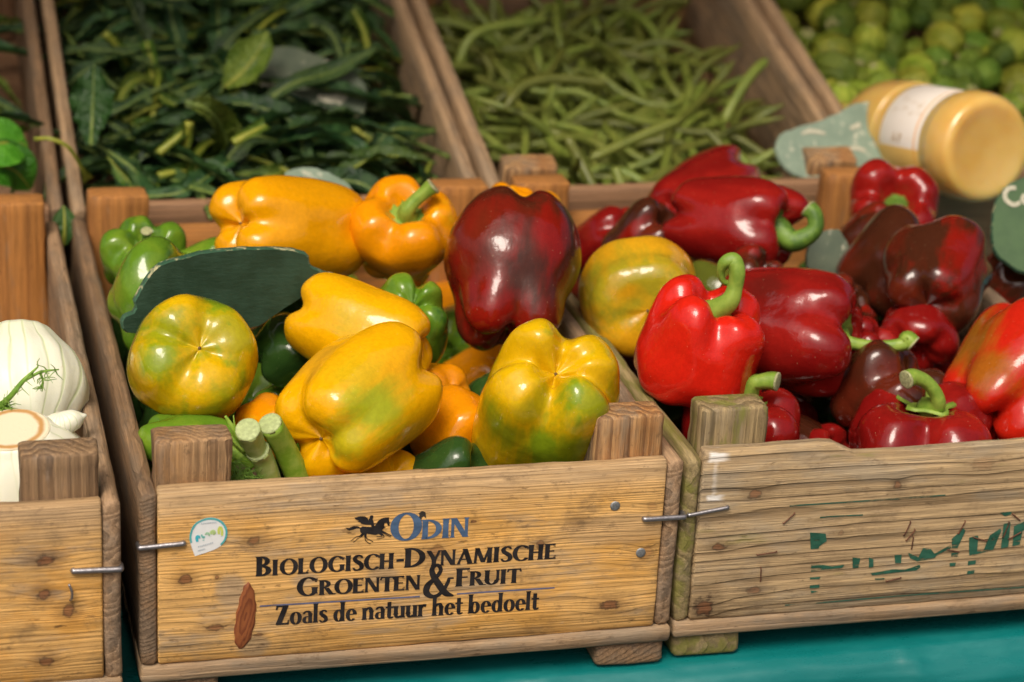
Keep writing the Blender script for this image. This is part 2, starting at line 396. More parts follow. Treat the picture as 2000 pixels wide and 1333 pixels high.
w_moss = wood('wood_end_mossy', (.31, .235, .11), (.12, .09, .03), (.26, .21, .11), .4, 150, .8, 12.8, green=(.17, .165, .028), greenamt=.62, pith=(-.1, .2))
def bl(px, py, y=0.0, ox=.2, oz=HB / 2):
    p = atY(px, py, y); return (p.x - ox, p.z - oz)
def z1(u, v): return (u / 2.857, 867 + v / 2.857)                 # reading marks off enlarged views of the photograph
def z2(u, v): return (650 + u / 2.857, 867 + v / 2.857)
def z3(u, v): return (1300 + u / 2.857, 867 + v / 2.857)
kA = []
for (u, v, rx, rz, s, zz) in ((1420, 540, .0052, .0036, .8, z1), (1035, 760, .0042, .0032, 1, z1), (1205, 1025, .0060, .0026, .9, z1), (1445, 1068, .003, .0016, .8, z1), (1210, 745, .0013, .0013, .9, z1),
                              (1550, 905, .0075, .0040, 1, z2), (565, 600, .0085, .0042, .62, z2), (1750, 610, .0062, .0055, .55, z2), (1160, 565, .003, .003, .7, z2), (780, 435, .0024, .0014, 1, z2), (1780, 350, .004, .003, .35, z2)):
    kA.append((*bl(*zz(u, v)), rx, rz, s))
w_frontA = wood('wood_front_honey', (.71, .415, .135), (.28, .14, .045), (.42, .32, .205), .34, 300, .30, 14.2, kA, pith=(-.35, -.25), patch=(.68, .36, .085), wear=(.030, .066), bump=.5, sharp=.3, dirt=.55, greys=[(*bl(*z1(1290, 860)), .012, .017, .9), (*bl(*z1(1400, 1130)), .013, .012, .8), (*bl(*z1(1700, 760)), .011, .006, .8), (*bl(*z2(270, 740)), .013, .007, .7), (*bl(*z2(560, 300)), .05, .013, .5), (*bl(*z2(1560, 480)), .05, .012, .5), (*bl(*z1(1550, 610)), .022, .004, .8), (*bl(*z2(250, 1045)), .02, .003, .7)])
kF = []
for (u, v, rx, rz) in ((250, 605, .0062, .0036), (240, 800, .0042, .0042), (385, 885, .0046, .0042), (255, 1165, .0045, .0036)):
    x, z = bl(*z1(u, v), ox=-.213, oz=HB / 2); kF.append((x, z, rx, rz, .95))
w_frontF = wood('wood_front_amber', (.66, .385, .125), (.22, .10, .03), (.34, .255, .165), .3, 280, .28, 15.7, kF, pith=(-.35, -.22), patch=(.64, .32, .065), wear=(.030, .060), bump=.5, sharp=.3, dirt=.55)
BX, BY = .4035, .004
kB = []
for (u, v, rx, rz, s) in ((505, 280, .0062, .0034, .8), (1295, 232, .0036, .0032, .75), (300, 573, .0052, .0028, .9), (490, 815, .0062, .0036, .7), (212, 910, .0075, .0085, 1), (985, 495, .003, .0025, .45), (1780, 110, .010, .0055, .28)):
    kB.append((*bl(*z3(u, v), y=BY, ox=BX + .2), rx, rz, s))
wx = lambda u, v: bl(*z3(u, v), y=BY, ox=BX + .2)
whites = [(wx(225, 100)[0], wx(370, 100)[0], wx(0, 128)[1], wx(0, 62)[1]), (wx(218, 300)[0], wx(345, 300)[0], wx(0, 340)[1], wx(0, 298)[1]), (wx(255, 200)[0], wx(300, 200)[0], wx(0, 330)[1], wx(0, 110)[1])]
w_frontB = wood('wood_front_weathered', (.47, .33, .17), (.13, .078, .034), (.38, .305, .20), .50, 78, .68, 16.1, kB, pith=(-.28, -.17), sharp=.5, streak=.74, wav=.024, dirt=.5, patch=None, wear=(.066, .09), bump=1.0, white=whites, green=(.20, .18, .04), greenamt=.10)

crF, frF = crate('wooden_crate', 'amber wooden crate holding white fennel bulbs', (-.4135, -.012, 0), 0, dict(front=w_frontF, side=w_side2, post=w_postF, back=w_back, slat=w_slat, post3=w_postO), 100)
crA, frA = crate('wooden_crate', 'honey coloured wooden crate with printed lettering and yellow peppers', (0, 0, 0), 0,
                 dict(front=w_frontA, side=w_side, side1=w_side2, post=w_postA, post1=w_postA2, post2=w_postO, post3=w_postO, slat=w_slat, back=w_back), 200)
def notchB(x):
    a = wx(905, 0)[0]; b = wx(1090, 0)[0]
    t = min(1, max(0, (x - a) / (b - a))); t = t * t * (3 - 2 * t)
    return .004 - .0105 * t + max(0, x - .02) * .02
crB, frB = crate('wooden_crate', 'pale weathered wooden crate with faded green stencil and red peppers', (BX, BY, 0), 0,
                 dict(front=w_frontB, side=w_side2, side0=w_moss, post=w_postB, post2=w_postO, post3=w_postO, slat=w_slat, foot=w_moss, back=w_back), 300, notchB)
R2 = []
for i, (nm, ox, mt, dz) in enumerate((('brown wooden crate behind the fennel crate, leafy greens inside', -.408, 0, 0), ('brown wooden crate heaped with dark kale leaves', .0, 1, 0), ('brown wooden crate full of long green beans', .408, 2, .004), ('wooden crate full of brussels sprouts behind the red peppers', .816, 3, .010))):
    c, f = crate('wooden_crate', nm, ROW2 + Vector((ox, 0, dz)), TILT, dict(front=w_mid, side=w_mid, side0=w_tan, side1=w_tan if i else w_side, post=w_postA2 if i == 2 else w_mid, back=w_mid, slat=w_mid), 400 + 50 * i, posts=((2, 3), (2, 3), (0, 1, 2, 3), (2, 3))[i], post_h=(.019, .019, HP, HP))
    R2.append(c)

# ---- staples, nails, knots standing proud, on the crates
m_steel = plain('galvanised_wire', (.42, .41, .42), .38, .9, .3, 400, .3)
m_rust = plain('rusty_wire', (.20, .085, .045), .75, .4, .5, 300, .5, col2=(.08, .03, .02))
m_nail = plain('nail_head_zinc', (.36, .38, .38), .5, .7, .35, 700, .5)
def wire(name, parent, pts, r, mat):
    inv = Matrix.LocRotScale(parent.location, parent.rotation_euler, None).inverted()
    P = [inv @ Vector(p) for p in pts]
    V, Fc = tube(catmull([tuple(p) for p in P], max(6, len(P) * 4)), [r] * max(6, len(P) * 4), 8)
    return obj(name, mesh_from(V, Fc), mat, parent)
def staple_px(parent, a, b, y, r, mat, off=.0016, droop=.006):
    p, q = atY(*a, y), atY(*b, y); d = Vector((0, -1, 0))
    pts = [p - d * droop, p + d * off * .4, p + d * off + (q - p) * .06, (p + q) / 2 + d * off, q + d * off - (q - p) * .06, q + d * off * .4, q - d * droop]
    return wire('staple', parent, pts, r, mat)
staple_px(crF, (143, 1114), (236, 1110), -.012, .0022, m_steel)
staple_px(crA, (272, 1069), (358, 1060), 0, .0020, m_steel)
staple_px(crA, (1258, 1013), (1336, 1008), 0, .0021, m_steel)
staple_px(crB, (1344, 1005), (1420, 990), BY, .0016, m_steel)
for (a, b, c, d) in ((655, 442, 718, 385), (1328, 510, 1365, 435), (1340, 538, 1390, 478), (1370, 585, 1380, 515), (1630, 500, 1670, 430), (1570, 588, 1635, 600), (1880, 520, 1915, 435), (1715, 520, 1790, 540),
                     (1910, 530, 1980, 490), (1230, 765, 1310, 745), (510, 618, 618, 600), (530, 690, 528, 765), (1935, 390, 1975, 425)):
    staple_px(crB, z3(a, b), z3(c, d), BY, .0005, m_rust, .0012, .003)
wire('bent_nail', crF, [atY(*z1(385, 880), -.012) + Vector((0, .004, 0)), atY(*z1(398, 870), -.015), atY(*z1(402, 830), -.0165), atY(*z1(385, 785), -.016)], .0009, m_steel)
def disc(name, parent, p, r, mat, h=.0008):
    inv = Matrix.LocRotScale(parent.location, parent.rotation_euler, None).inverted(); p = inv @ p
    V = []; Fc = []; n = 16
    for (rr, dy) in ((r, .001), (r, -h * .6), (r * .82, -h), (r * .3, -h * 1.1)):
        for k in range(n): V.append((p.x + rr * math.cos(k * 2 * math.pi / n), p.y + dy, p.z + rr * math.sin(k * 2 * math.pi / n)))
    for j in range(3):
        for k in range(n): Fc.append((j * n + k, j * n + (k + 1) % n, (j + 1) * n + (k + 1) % n, (j + 1) * n + k))
    Fc.append(tuple(range(3 * n, 4 * n)))
    return obj(name, mesh_from(V, Fc), mat, parent)
disc('nail_head', crA, atY(*z2(1575, 347), 0), .0038, m_nail); disc('nail_head', crA, atY(*z2(1718, 608), 0), .0038, m_nail)
for (u, v) in ((45, 545), (45, 610)): disc('nail_head', crF, atY(u, v, .57 - .012), .0032, m_rust)
# the long reddish branch knot left of the lettering
kp = [z1(u, v) for (u, v) in ((1385, 775), (1412, 815), (1428, 900), (1420, 1000), (1395, 1090), (1350, 1140), (1318, 1120), (1308, 1060), (1318, 960), (1338, 870), (1362, 800))]
kp = [tuple(x) for x in catmull(kp + [kp[0]], 40)][:-1]
kc = [atY(u + 1.2 * math.sin(i * 1.9), v, 0) for i, (u, v) in enumerate(kp)]; cc = sum(kc, Vector()) / len(kc)
V = []; Fc = []; n = len(kc)
for (s, dy) in ((1.06, .001), (1.0, -.0004), (.9, -.0012), (.55, -.0016), (.2, -.0016)):
    for p in kc: q = cc + (p - cc) * s; V.append((q.x, dy, q.z))
for j in range(4):
    for k in range(n): Fc.append((j * n + k, j * n + (k + 1) % n, (j + 1) * n + (k + 1) % n, (j + 1) * n + k))
Fc.append(tuple(range(4 * n, 5 * n)))
g = G('branch_knot')
X, Y, Z = g.sep(g.vec('SUBTRACT', g.co(), tuple(cc)))
rr = g.math('SQRT', g.math('ADD', g.math('POWER', g.math('DIVIDE', g.math('ADD', X, g.math('MULTIPLY', Z, -.22)), .0125), 2.0), g.math('POWER', g.math('DIVIDE', Z, .056), 2.0)))
nn = g.noise(g.vec('MULTIPLY', g.co(), (300, 300, 90)), 1, 3)
rg = g.math('FRACT', g.math('ADD', g.math('MULTIPLY', rr, 5.0), g.math('MULTIPLY', nn, 1.2)))
kcol = g.mix(g.smooth(rg, .3, .9), (.27, .085, .024), (.17, .045, .014))
kcol = g.mix(g.smooth(rr, .9, 1.12), kcol, (.07, .04, .025))
g.set(Base_Color=kcol, Roughness=.55, Normal=g.bump(g.math('ADD', rg, nn), .4, .0006))
kn = obj('knot', mesh_from([v for v in V], Fc), g.m, crA); kn['label'] = 'long reddish brown branch knot in the front board'

# ------------------------------------------------------------------ lettering: a small drawn alphabet with flared stems
def arc(cx, cy, rx, ry, a0, a1, wv, wh, n=22):
    P = []
    for i in range(n):
        t = math.radians(a0 + (a1 - a0) * i / (n - 1)); c, s = math.cos(t), math.sin(t)
        P.append(((cx + rx * c, cy + ry * s), (cx + (rx - wv) * c, cy + (ry - wh) * s)))
    return [[P[i][0], P[i + 1][0], P[i + 1][1], P[i][1]] for i in range(n - 1)]
def stem(x, y0=0, y1=1, w=.2, f=.045):
    h = y1 - y0; a = min(.09, h * .2)
    ys = [(y0, -f), (y0 + a * .35, -f * .6), (y0 + a, 0), ((y0 + y1) / 2, .006), (y1 - a, 0), (y1 - a * .35, -f * .6), (y1, -f)]
    return [[(x + d0, a0), (x + w - d0, a0), (x + w - d1, a1), (x + d1, a1)] for (a0, d0), (a1, d1) in zip(ys, ys[1:])]
def bar(x0, x1, y, t): return [[(x0, y - t / 2), (x1, y - t / 2), (x1, y + t / 2), (x0, y + t / 2)]]
def diag(x0, y0, x1, y1, w): return [[(x0, y0), (x0 + w, y0), (x1 + w, y1), (x1, y1)]]
def brush(pts, n=40):
    C = catmull(pts, n); d = np.gradient(C[:, :2], axis=0); d /= np.linalg.norm(d, axis=1)[:, None]
    nn = np.stack([-d[:, 1], d[:, 0]], 1) * C[:, 2:3] / 2
    a, b = C[:, :2] + nn, C[:, :2] - nn
    return [[tuple(a[i]), tuple(a[i + 1]), tuple(b[i + 1]), tuple(b[i])] for i in range(n - 1)]
SP = [(.50, .80, .05), (.42, .92, .09), (.26, .96, .10), (.10, .82, .17), (.14, .64, .20), (.32, .50, .22), (.46, .34, .20), (.46, .15, .17), (.30, .04, .10), (.12, .05, .09), (.02, .2, .05)]
GLY = {
 'I': (stem(0), .33), 'H': (stem(0) + stem(.5) + bar(.18, .52, .5, .09), .83), 'L': (stem(0) + bar(.1, .5, .045, .09) + diag(.42, .09, .50, .24, .035), .56),
 'E': (stem(0) + bar(.1, .5, .955, .09) + bar(.1, .44, .52, .08) + bar(.1, .54, .045, .09) + diag(.45, .09, .54, .24, .03) + diag(.42, .91, .48, .80, .03), .62),
 'F': (stem(0) + bar(.1, .52, .955, .09) + bar(.1, .44, .5, .08) + diag(.44, .91, .5, .78, .03), .56),
 'T': (stem(.22) + bar(-.02, .66, .955, .09) + diag(-.02, .91, -.06, .78, .05) + diag(.62, .91, .66, .78, .05), .68),
 'D': (stem(0) + arc(.16, .5, .64, .5, -90, 90, .20, .085), .86),
 'B': (stem(0) + arc(.17, .745, .36, .255, -90, 90, .17, .08) + arc(.17, .275, .43, .275, -90, 90, .19, .08), .67),
 'R': (stem(0) + arc(.17, .73, .38, .27, -90, 90, .18, .08) + diag(.24, .47, .52, 0, .22) + bar(.62, .82, .03, .06), .76),
 'O': (arc(.47, .5, .47, .52, 0, 360, .205, .065, 36), .97), 'C': (arc(.47, .5, .47, .52, 42, 318, .205, .075, 30) + diag(.76, .72, .80, .92, .035), .83),
 'G': (arc(.47, .5, .47, .52, 42, 318, .205, .075, 30) + stem(.64, .10, .46, .19, .03) + diag(.76, .72, .80, .92, .035), .93),
 'S': (brush(SP), .58), 'N': (stem(0, 0, 1, .09) + diag(-.02, 1, .52, 0, .2) + stem(.60, 0, 1, .09), .80),
 'A': (diag(0, 0, .36, 1, .09) + diag(.27, 1, .58, 0, .215) + bar(.14, .6, .32, .075) + bar(-.06, .16, .02, .04) + bar(.54, .85, .02, .04), .86),
 'M': (diag(0, 0, .06, 1, .09) + diag(.03, 1, .38, .05, .19) + diag(.45, .05, .74, 1, .08) + stem(.70, 0, 1, .19) + bar(-.05, .14, .02, .04), 1.02),
 'Y': (diag(.28, .42, -.02, 1, .2) + diag(.40, .45, .60, 1, .09) + stem(.27, 0, .48, .19), .72),
 'U': (stem(0, .3, 1, .2) + arc(.36, .31, .36, .33, 180, 360, .19, .09) + stem(.62, .3, 1, .105), .84),
 'Z': (bar(.02, .62, .955, .09) + bar(0, .66, .045, .09) + diag(.0, .04, .38, .96, .25) + diag(.02, .93, -.01, .78, .05) + diag(.60, .07, .66, .24, .04), .72),
 '&': (brush([(.98, .56, .05), (.84, .56, .06), (.80, .44, .08), (.66, .20, .09), (.46, .03, .10), (.24, .0, .12), (.05, .14, .17), (.08, .36, .17), (.26, .54, .11), (.46, .72, .10), (.52, .90, .09), (.38, 1.03, .09), (.22, .92, .12), (.25, .72, .16), (.48, .38, .19), (.74, .08, .17), (1.0, -.02, .05)], 90), 1.08),
 '-': (bar(.04, .32, .40, .13), .38),
 'o': (arc(.3, .3, .3, .33, 0, 360, .17, .05, 30), .63), 'l': (stem(0, 0, 1, .17), .28), 's': (brush([(a * .72, b * .64, c * .8) for a, b, c in SP]), .43),
 'a': (arc(.23, .18, .22, .19, 60, 300, .15, .05) + stem(.33, 0, .5, .165, .02) + brush([(.05, .5, .08), (.17, .60, .08), (.34, .59, .12), (.415, .45, .165)], 14), .58),
 'd': (arc(.27, .3, .27, .32, 0, 360, .165, .055, 30) + stem(.385, 0, 1, .17), .64), 'b': (stem(0, 0, 1, .17) + arc(.32, .3, .27, .32, 0, 360, .165, .055, 30), .64),
 'e': (arc(.28, .3, .28, .32, 5, 318, .165, .055, 28) + bar(.12, .55, .335, .055), .58),
 'n': (stem(0, 0, .62, .17) + brush([(.15, .47, .06), (.27, .59, .10), (.40, .57, .15), (.465, .42, .17)], 14) + stem(.38, 0, .46, .17), .64),
 'h': (stem(0, 0, 1, .17) + brush([(.15, .47, .06), (.27, .59, .10), (.40, .57, .15), (.465, .42, .17)], 14) + stem(.38, 0, .46, .17), .64),
 'r': (stem(0, 0, .62, .17) + brush([(.15, .44, .06), (.25, .58, .10), (.38, .56, .16)], 12), .45),
 't': (stem(.07, .1, .86, .165, .0) + bar(-.02, .36, .575, .085) + brush([(.15, .16, .165), (.18, .05, .12), (.26, .025, .08), (.37, .07, .05)], 12), .40),
 'u': (stem(0, .18, .62, .17) + brush([(.085, .24, .17), (.11, .09, .14), (.22, .03, .09), (.38, .10, .07)], 14) + stem(.38, 0, .62, .17), .64), ' ': ([], .26),
 'P': (stem(0) + arc(.17, .73, .38, .27, -90, 90, .18, .08), .6), 'p': (stem(0, -.3, .62, .2, 0) + arc(.3, .3, .3, .32, 0, 360, .2, .16), .7), 'i': (stem(0, 0, .6, .2, 0), .3), 'q': (arc(.3, .3, .3, .32, 0, 360, .2, .16), .7),
}
def text_polys(s, small=.8):
    out = []; x = 0.0; first = True
    for ch in s:
        sc = 1.0
        if ch.isupper() and not first: sc = small
        polys, adv = GLY[ch]
        for p in polys:
            for e in (0, .055): out.append([(x + (a + e) * sc, b * sc) for a, b in p])
        x += (adv + .035) * sc
        first = ch in ' -&' or (first and ch in '-&')
    return out, x
def flat_print(name, parent, polys, to3, mat, lift=.00035):
    """polys in 2-D -> a printed mark; to3 maps (x, y) to the parent's local space; layers keep overlaps apart"""
    V = []; Fc = []
    for i, p in enumerate(polys):
        l = lift + .00001 * (i % 9)
        k = len(V)
        for q in p: V.append(to3(q[0], q[1], l))
        if len(p) == 4: Fc.append((k, k + 1, k + 2, k + 3))
        else:
            for t in tessellate_polygon([[Vector((a, b, 0)) for a, b in p]]): Fc.append(tuple(k + j for j in t))
    me = mesh_from(V, Fc, False)
    return obj(name, me, mat, parent)
ink_black = ink('ink_black', (.010, .008, .008), .25, 1.0); ink_blue = ink('ink_blue', (.05, .095, .17), .2, 2.0)
ink_green = ink('ink_green', (.014, .075, .045), .62, 3.0); ink_rule = ink('ink_rule', (.09, .10, .17), .6, 4.0)
def line_of(name, s, x0px, x1px, ypx_l, ypx_r, cap, mat, small=.8):
    polys, adv = text_polys(s, small)
    a, b = atY(x0px, ypx_l, 0), atY(x1px, ypx_r, 0); W = b.x - a.x
    f = lambda x, y, l: (a.x + x / adv * W, -l, a.z + (b.z - a.z) * x / adv + y * cap)
    return flat_print(name, crA, polys, f, mat)
line_of('print_line', 'BIOLOGISCH-', 500, 790, 1126, 1109, .0158, ink_black)
line_of('print_line', 'DYNAMISCHE', 790, 1087, 1109, 1091, .0158, ink_black)
line_of('print_line', 'GROENTEN', 579, 822, 1165, 1151, .0150, ink_black, .8)
line_of('print_line', '&', 828, 889, 1166, 1162, .0250, ink_black)
line_of('print_line', 'FRUIT', 890, 1016, 1146, 1138, .0150, ink_black)
line_of('print_line', 'Zoals de natuur het bedoelt', 538, 1052, 1221, 1190, .0158, ink_black)
line_of('print_name', 'ODIN', 761, 917, 1057, 1048, .0218, ink_blue, .72)
for (a, b) in (((507, 1184), (820, 1165)), ((892, 1160), (1083, 1148))):
    p, q = atY(*a, 0), atY(*b, 0)
    flat_print('print_rule', crA, [[(p.x, p.z - .0006), (q.x, q.z - .0006), (q.x, q.z + .0006), (p.x, p.z + .0006)]], lambda x, y, l: (x, -l, y), ink_rule)
# the winged rider: outlines read from the enlarged print
def zl(u, v): p = atY(650 + u / 6.25, 970 + v / 6.25, 0); return (p.x, p.z)
def sw(pts): return brush([(*zl(u, v), w * 2.2e-4 / 6.0) for u, v, w in pts], 16)
horse = [[zl(u, v) for u, v in ((330, 385), (360, 362), (420, 368), (480, 372), (520, 350), (548, 300), (590, 268), (640, 255), (690, 252), (682, 275), (694, 320), (690, 360), (672, 355), (655, 318), (632, 322), (622, 360), (645, 372), (625, 385), (600, 408), (608, 425), (560, 455), (520, 468), (450, 458), (408, 452), (360, 462), (332, 430))],
         [zl(u, v) for u, v in ((262, 258), (330, 240), (390, 240), (425, 262), (440, 300), (470, 330), (460, 345), (400, 342), (345, 330), (330, 312), (300, 308), (320, 292), (280, 282))],
         [zl(u, v) for u, v in ((450, 240), (468, 228), (492, 232), (494, 258), (484, 272), (500, 320), (505, 380), (470, 380), (462, 330), (438, 300), (436, 270), (452, 262))],
         [zl(u, v) for u, v in ((150, 380), (200, 382), (250, 360), (300, 360), (335, 375), (335, 390), (290, 385), (250, 402), (205, 412), (175, 402))]]
legs = [sw([(365, 445, 42), (330, 480, 24), (285, 490, 14), (240, 525, 13), (218, 535, 16)]), sw([(372, 455, 40), (345, 490, 20), (300, 515, 14), (265, 548, 14), (245, 555, 18)]),
        sw([(390, 450, 40), (392, 500, 24), (400, 535, 15), (435, 565, 14), (460, 575, 16)]), sw([(400, 450, 36), (410, 505, 20), (450, 528, 13), (490, 550, 16)]),
        sw([(575, 440, 34), (615, 470, 22), (622, 495, 14), (570, 512, 13), (535, 515, 15)]), sw([(560, 445, 30), (600, 480, 18), (560, 490, 12), (532, 488, 13)]),
        sw([(600, 420, 34), (650, 445, 20), (700, 470, 15), (715, 478, 12)]), sw([(590, 430, 30), (640, 455, 18), (690, 485, 13), (705, 492, 12)]), sw([(490, 335, 22), (520, 330, 14), (545, 332, 12)])]
lp = horse + [q for l in legs for q in l]
o = flat_print('print_emblem', crA, lp, lambda x, y, l: (x, -l, y), ink_black); o['label'] = 'black print of a winged rider on a galloping horse'
flat_print('print_smudge', crA, [[zl(u, v) for u, v in ((1035, 270), (1060, 230), (1045, 205), (1090, 175), (1130, 190), (1140, 270), (1110, 240), (1085, 260), (1085, 305), (1062, 300))]], lambda x, y, l: (x, -l, y), ink('ink_smudge', (.03, .025, .02), .7, 5.0))
# faded green stencil on the weathered crate
def zg(u, v): p = atY(1550 + u / 4.444, 980 + v / 4.444, BY); return (p.x - BX, p.z)
gpol = [((140, 265), (275, 275), (285, 340), (220, 385), (215, 405), (145, 410)), ((148, 545), (220, 540), (330, 560), (440, 545), (420, 570), (250, 590), (150, 605)), ((140, 655), (235, 650), (220, 668), (140, 672)),
        ((138, 725), (222, 718), (220, 745), (138, 750)), ((145, 770), (210, 775), (150, 792)), ((508, 480), (575, 490), (560, 570), (510, 575)), ((650, 480), (690, 500), (690, 565), (650, 570)), ((872, 460), (935, 458), (930, 530), (878, 530)),
        ((990, 440), (1080, 480), (1120, 400), (1190, 410), (1220, 450), (1360, 370), (1365, 400), (1240, 460), (1220, 490), (1070, 515), (1010, 490)), ((665, 620), (860, 585), (960, 590), (1090, 545), (1100, 565), (1060, 595), (870, 615), (680, 638)),
        ((700, 665), (790, 660), (780, 675), (705, 675)), ((1370, 320), (1470, 230), (1490, 250), (1420, 400), (1370, 400)), ((1365, 445), (1425, 440), (1420, 475), (1365, 478)), ((1350, 530), (1405, 525), (1400, 555), (1352, 560)),
        ((1520, 310), (1600, 290), (1590, 430), (1640, 430), (1700, 290), (1790, 230), (1800, 250), (1730, 415), (1600, 450), (1520, 465)), ((1510, 515), (1580, 505), (1575, 540), (1508, 550)), ((1505, 600), (1570, 592), (1560, 622), (1500, 628)),
        ((1820, 190), (1880, 175), (1860, 390), (1795, 405)), ((1790, 95), (1890, 85), (1880, 110), (1830, 125)), ((1910, 210), (2000, 170), (2060, 200), (2050, 230), (1985, 250), (1960, 370), (1895, 385))]
o = flat_print('stencil_lettering', crB, [[zg(u, v) for u, v in p] for p in gpol], lambda x, y, l: (x, -l, y), ink_green, .0007); o['label'] = 'worn green stencil lettering'
ink_gl = ink('ink_green_line', (.015, .07, .045), .8, 6.0)
for pts in (((690, 345), (1000, 325), (1300, 305), (1560, 285)), ((860, 410), (960, 402), (1100, 396)), ((665, 900), (900, 882), (1400, 840), (2010, 798))):
    C = []
    for u, v in pts: p = atY(*z3(u, v), BY); C.append((p.x - BX, p.z, .0011))
    flat_print('stencil_line', crB, brush(C, 20), lambda x, y, l: (x, -l, y), ink_gl, .0006)
# the little sticker, upside down
def zs(u, v): p = atY(340 + u / 12.12, 990 + v / 12.12, 0); return (p.x, p.z)
outl = [(490, 1165), (425, 985), (375, 830), (360, 720), (385, 580), (450, 440), (560, 340), (720, 270), (870, 250), (1020, 275), (1150, 350), (1230, 460), (1262, 590), (1240, 730), (1170, 850), (1050, 960), (900, 1030), (700, 1100)]
outl = [tuple(x) for x in catmull(outl, 48)] 
m_white = plain('sticker_white', (.80, .82, .80), .35, var=.05, scale=300, bumpv=.02); m_teal = plain('sticker_teal', (.10, .47, .47), .4, var=.2, scale=300, bumpv=0)
st = flat_print('sticker', crA, [[zs(u, v) for u, v in outl]], lambda x, y, l: (x, -l, y), m_white, .0005); st['label'] = 'small drop shaped white and teal sticker, upside down'
rim = []
cx_, cy_ = 800, 680
for (a, b) in zip(outl, outl[1:]):
    if a[1] < 900: rim.append([zs(*a), zs(*b), zs(cx_ + (b[0] - cx_) * .89, cy_ + (b[1] - cy_) * .89), zs(cx_ + (a[0] - cx_) * .89, cy_ + (a[1] - cy_) * .89)])
rm = flat_print('sticker_rim', crA, rim, lambda x, y, l: (x, -l, y), m_teal, .0007); rm.parent = st
def lerp3(a, b, t): return tuple(x + (y - x) * t for x, y in zip(a, b))
for k, strokes in enumerate(([[(545, 820, 70), (535, 740, 80), (545, 690, 80), (590, 700, 60), (600, 740, 40)]], [[(640, 650, 50), (685, 720, 55), (720, 690, 50)], [(690, 770, 50), (690, 790, 50)]], [[(740, 660, 45), (760, 620, 50), (810, 620, 50), (830, 680, 45)]],
                             [[(890, 640, 70), (870, 590, 70), (930, 560, 70), (960, 610, 70), (910, 640, 70)]], [[(1060, 640, 60), (1050, 540, 70), (1090, 470, 70), (1130, 560, 70), (1130, 680, 60)]])):
    c = lerp3((.06, .50, .60), (.62, .70, .14), k / 4)
    ps = []
    for s_ in strokes: ps += brush([(*zs(u, v), w * 2.6e-5) for u, v, w in s_], 12)
    w_ = flat_print('sticker_letter', crA, ps, lambda x, y, l: (x, -l, y), plain('sticker_tint', c, .4, var=.1, scale=200, bumpv=0), .0008); w_.parent = st
for k, (u0, v0, u1, v1) in enumerate(((560, 960, 930, 850), (560, 1050, 730, 1000), (640, 410, 1010, 370))):
    ps = []
    for j in range(9):
        a = j / 9; b = a + .07; ps.append([zs(u0 + (u1 - u0) * a, v0 + (v1 - v0) * a), zs(u0 + (u1 - u0) * b, v0 + (v1 - v0) * b), zs(u0 + (u1 - u0) * b, v0 + (v1 - v0) * b - 34), zs(u0 + (u1 - u0) * a, v0 + (v1 - v0) * a - 34)])
    w_ = flat_print('sticker_small_print', crA, ps, lambda x, y, l: (x, -l, y), plain('sticker_grey', (.5, .58, .62), .5, var=.1, scale=200, bumpv=0), .0008); w_.parent = st

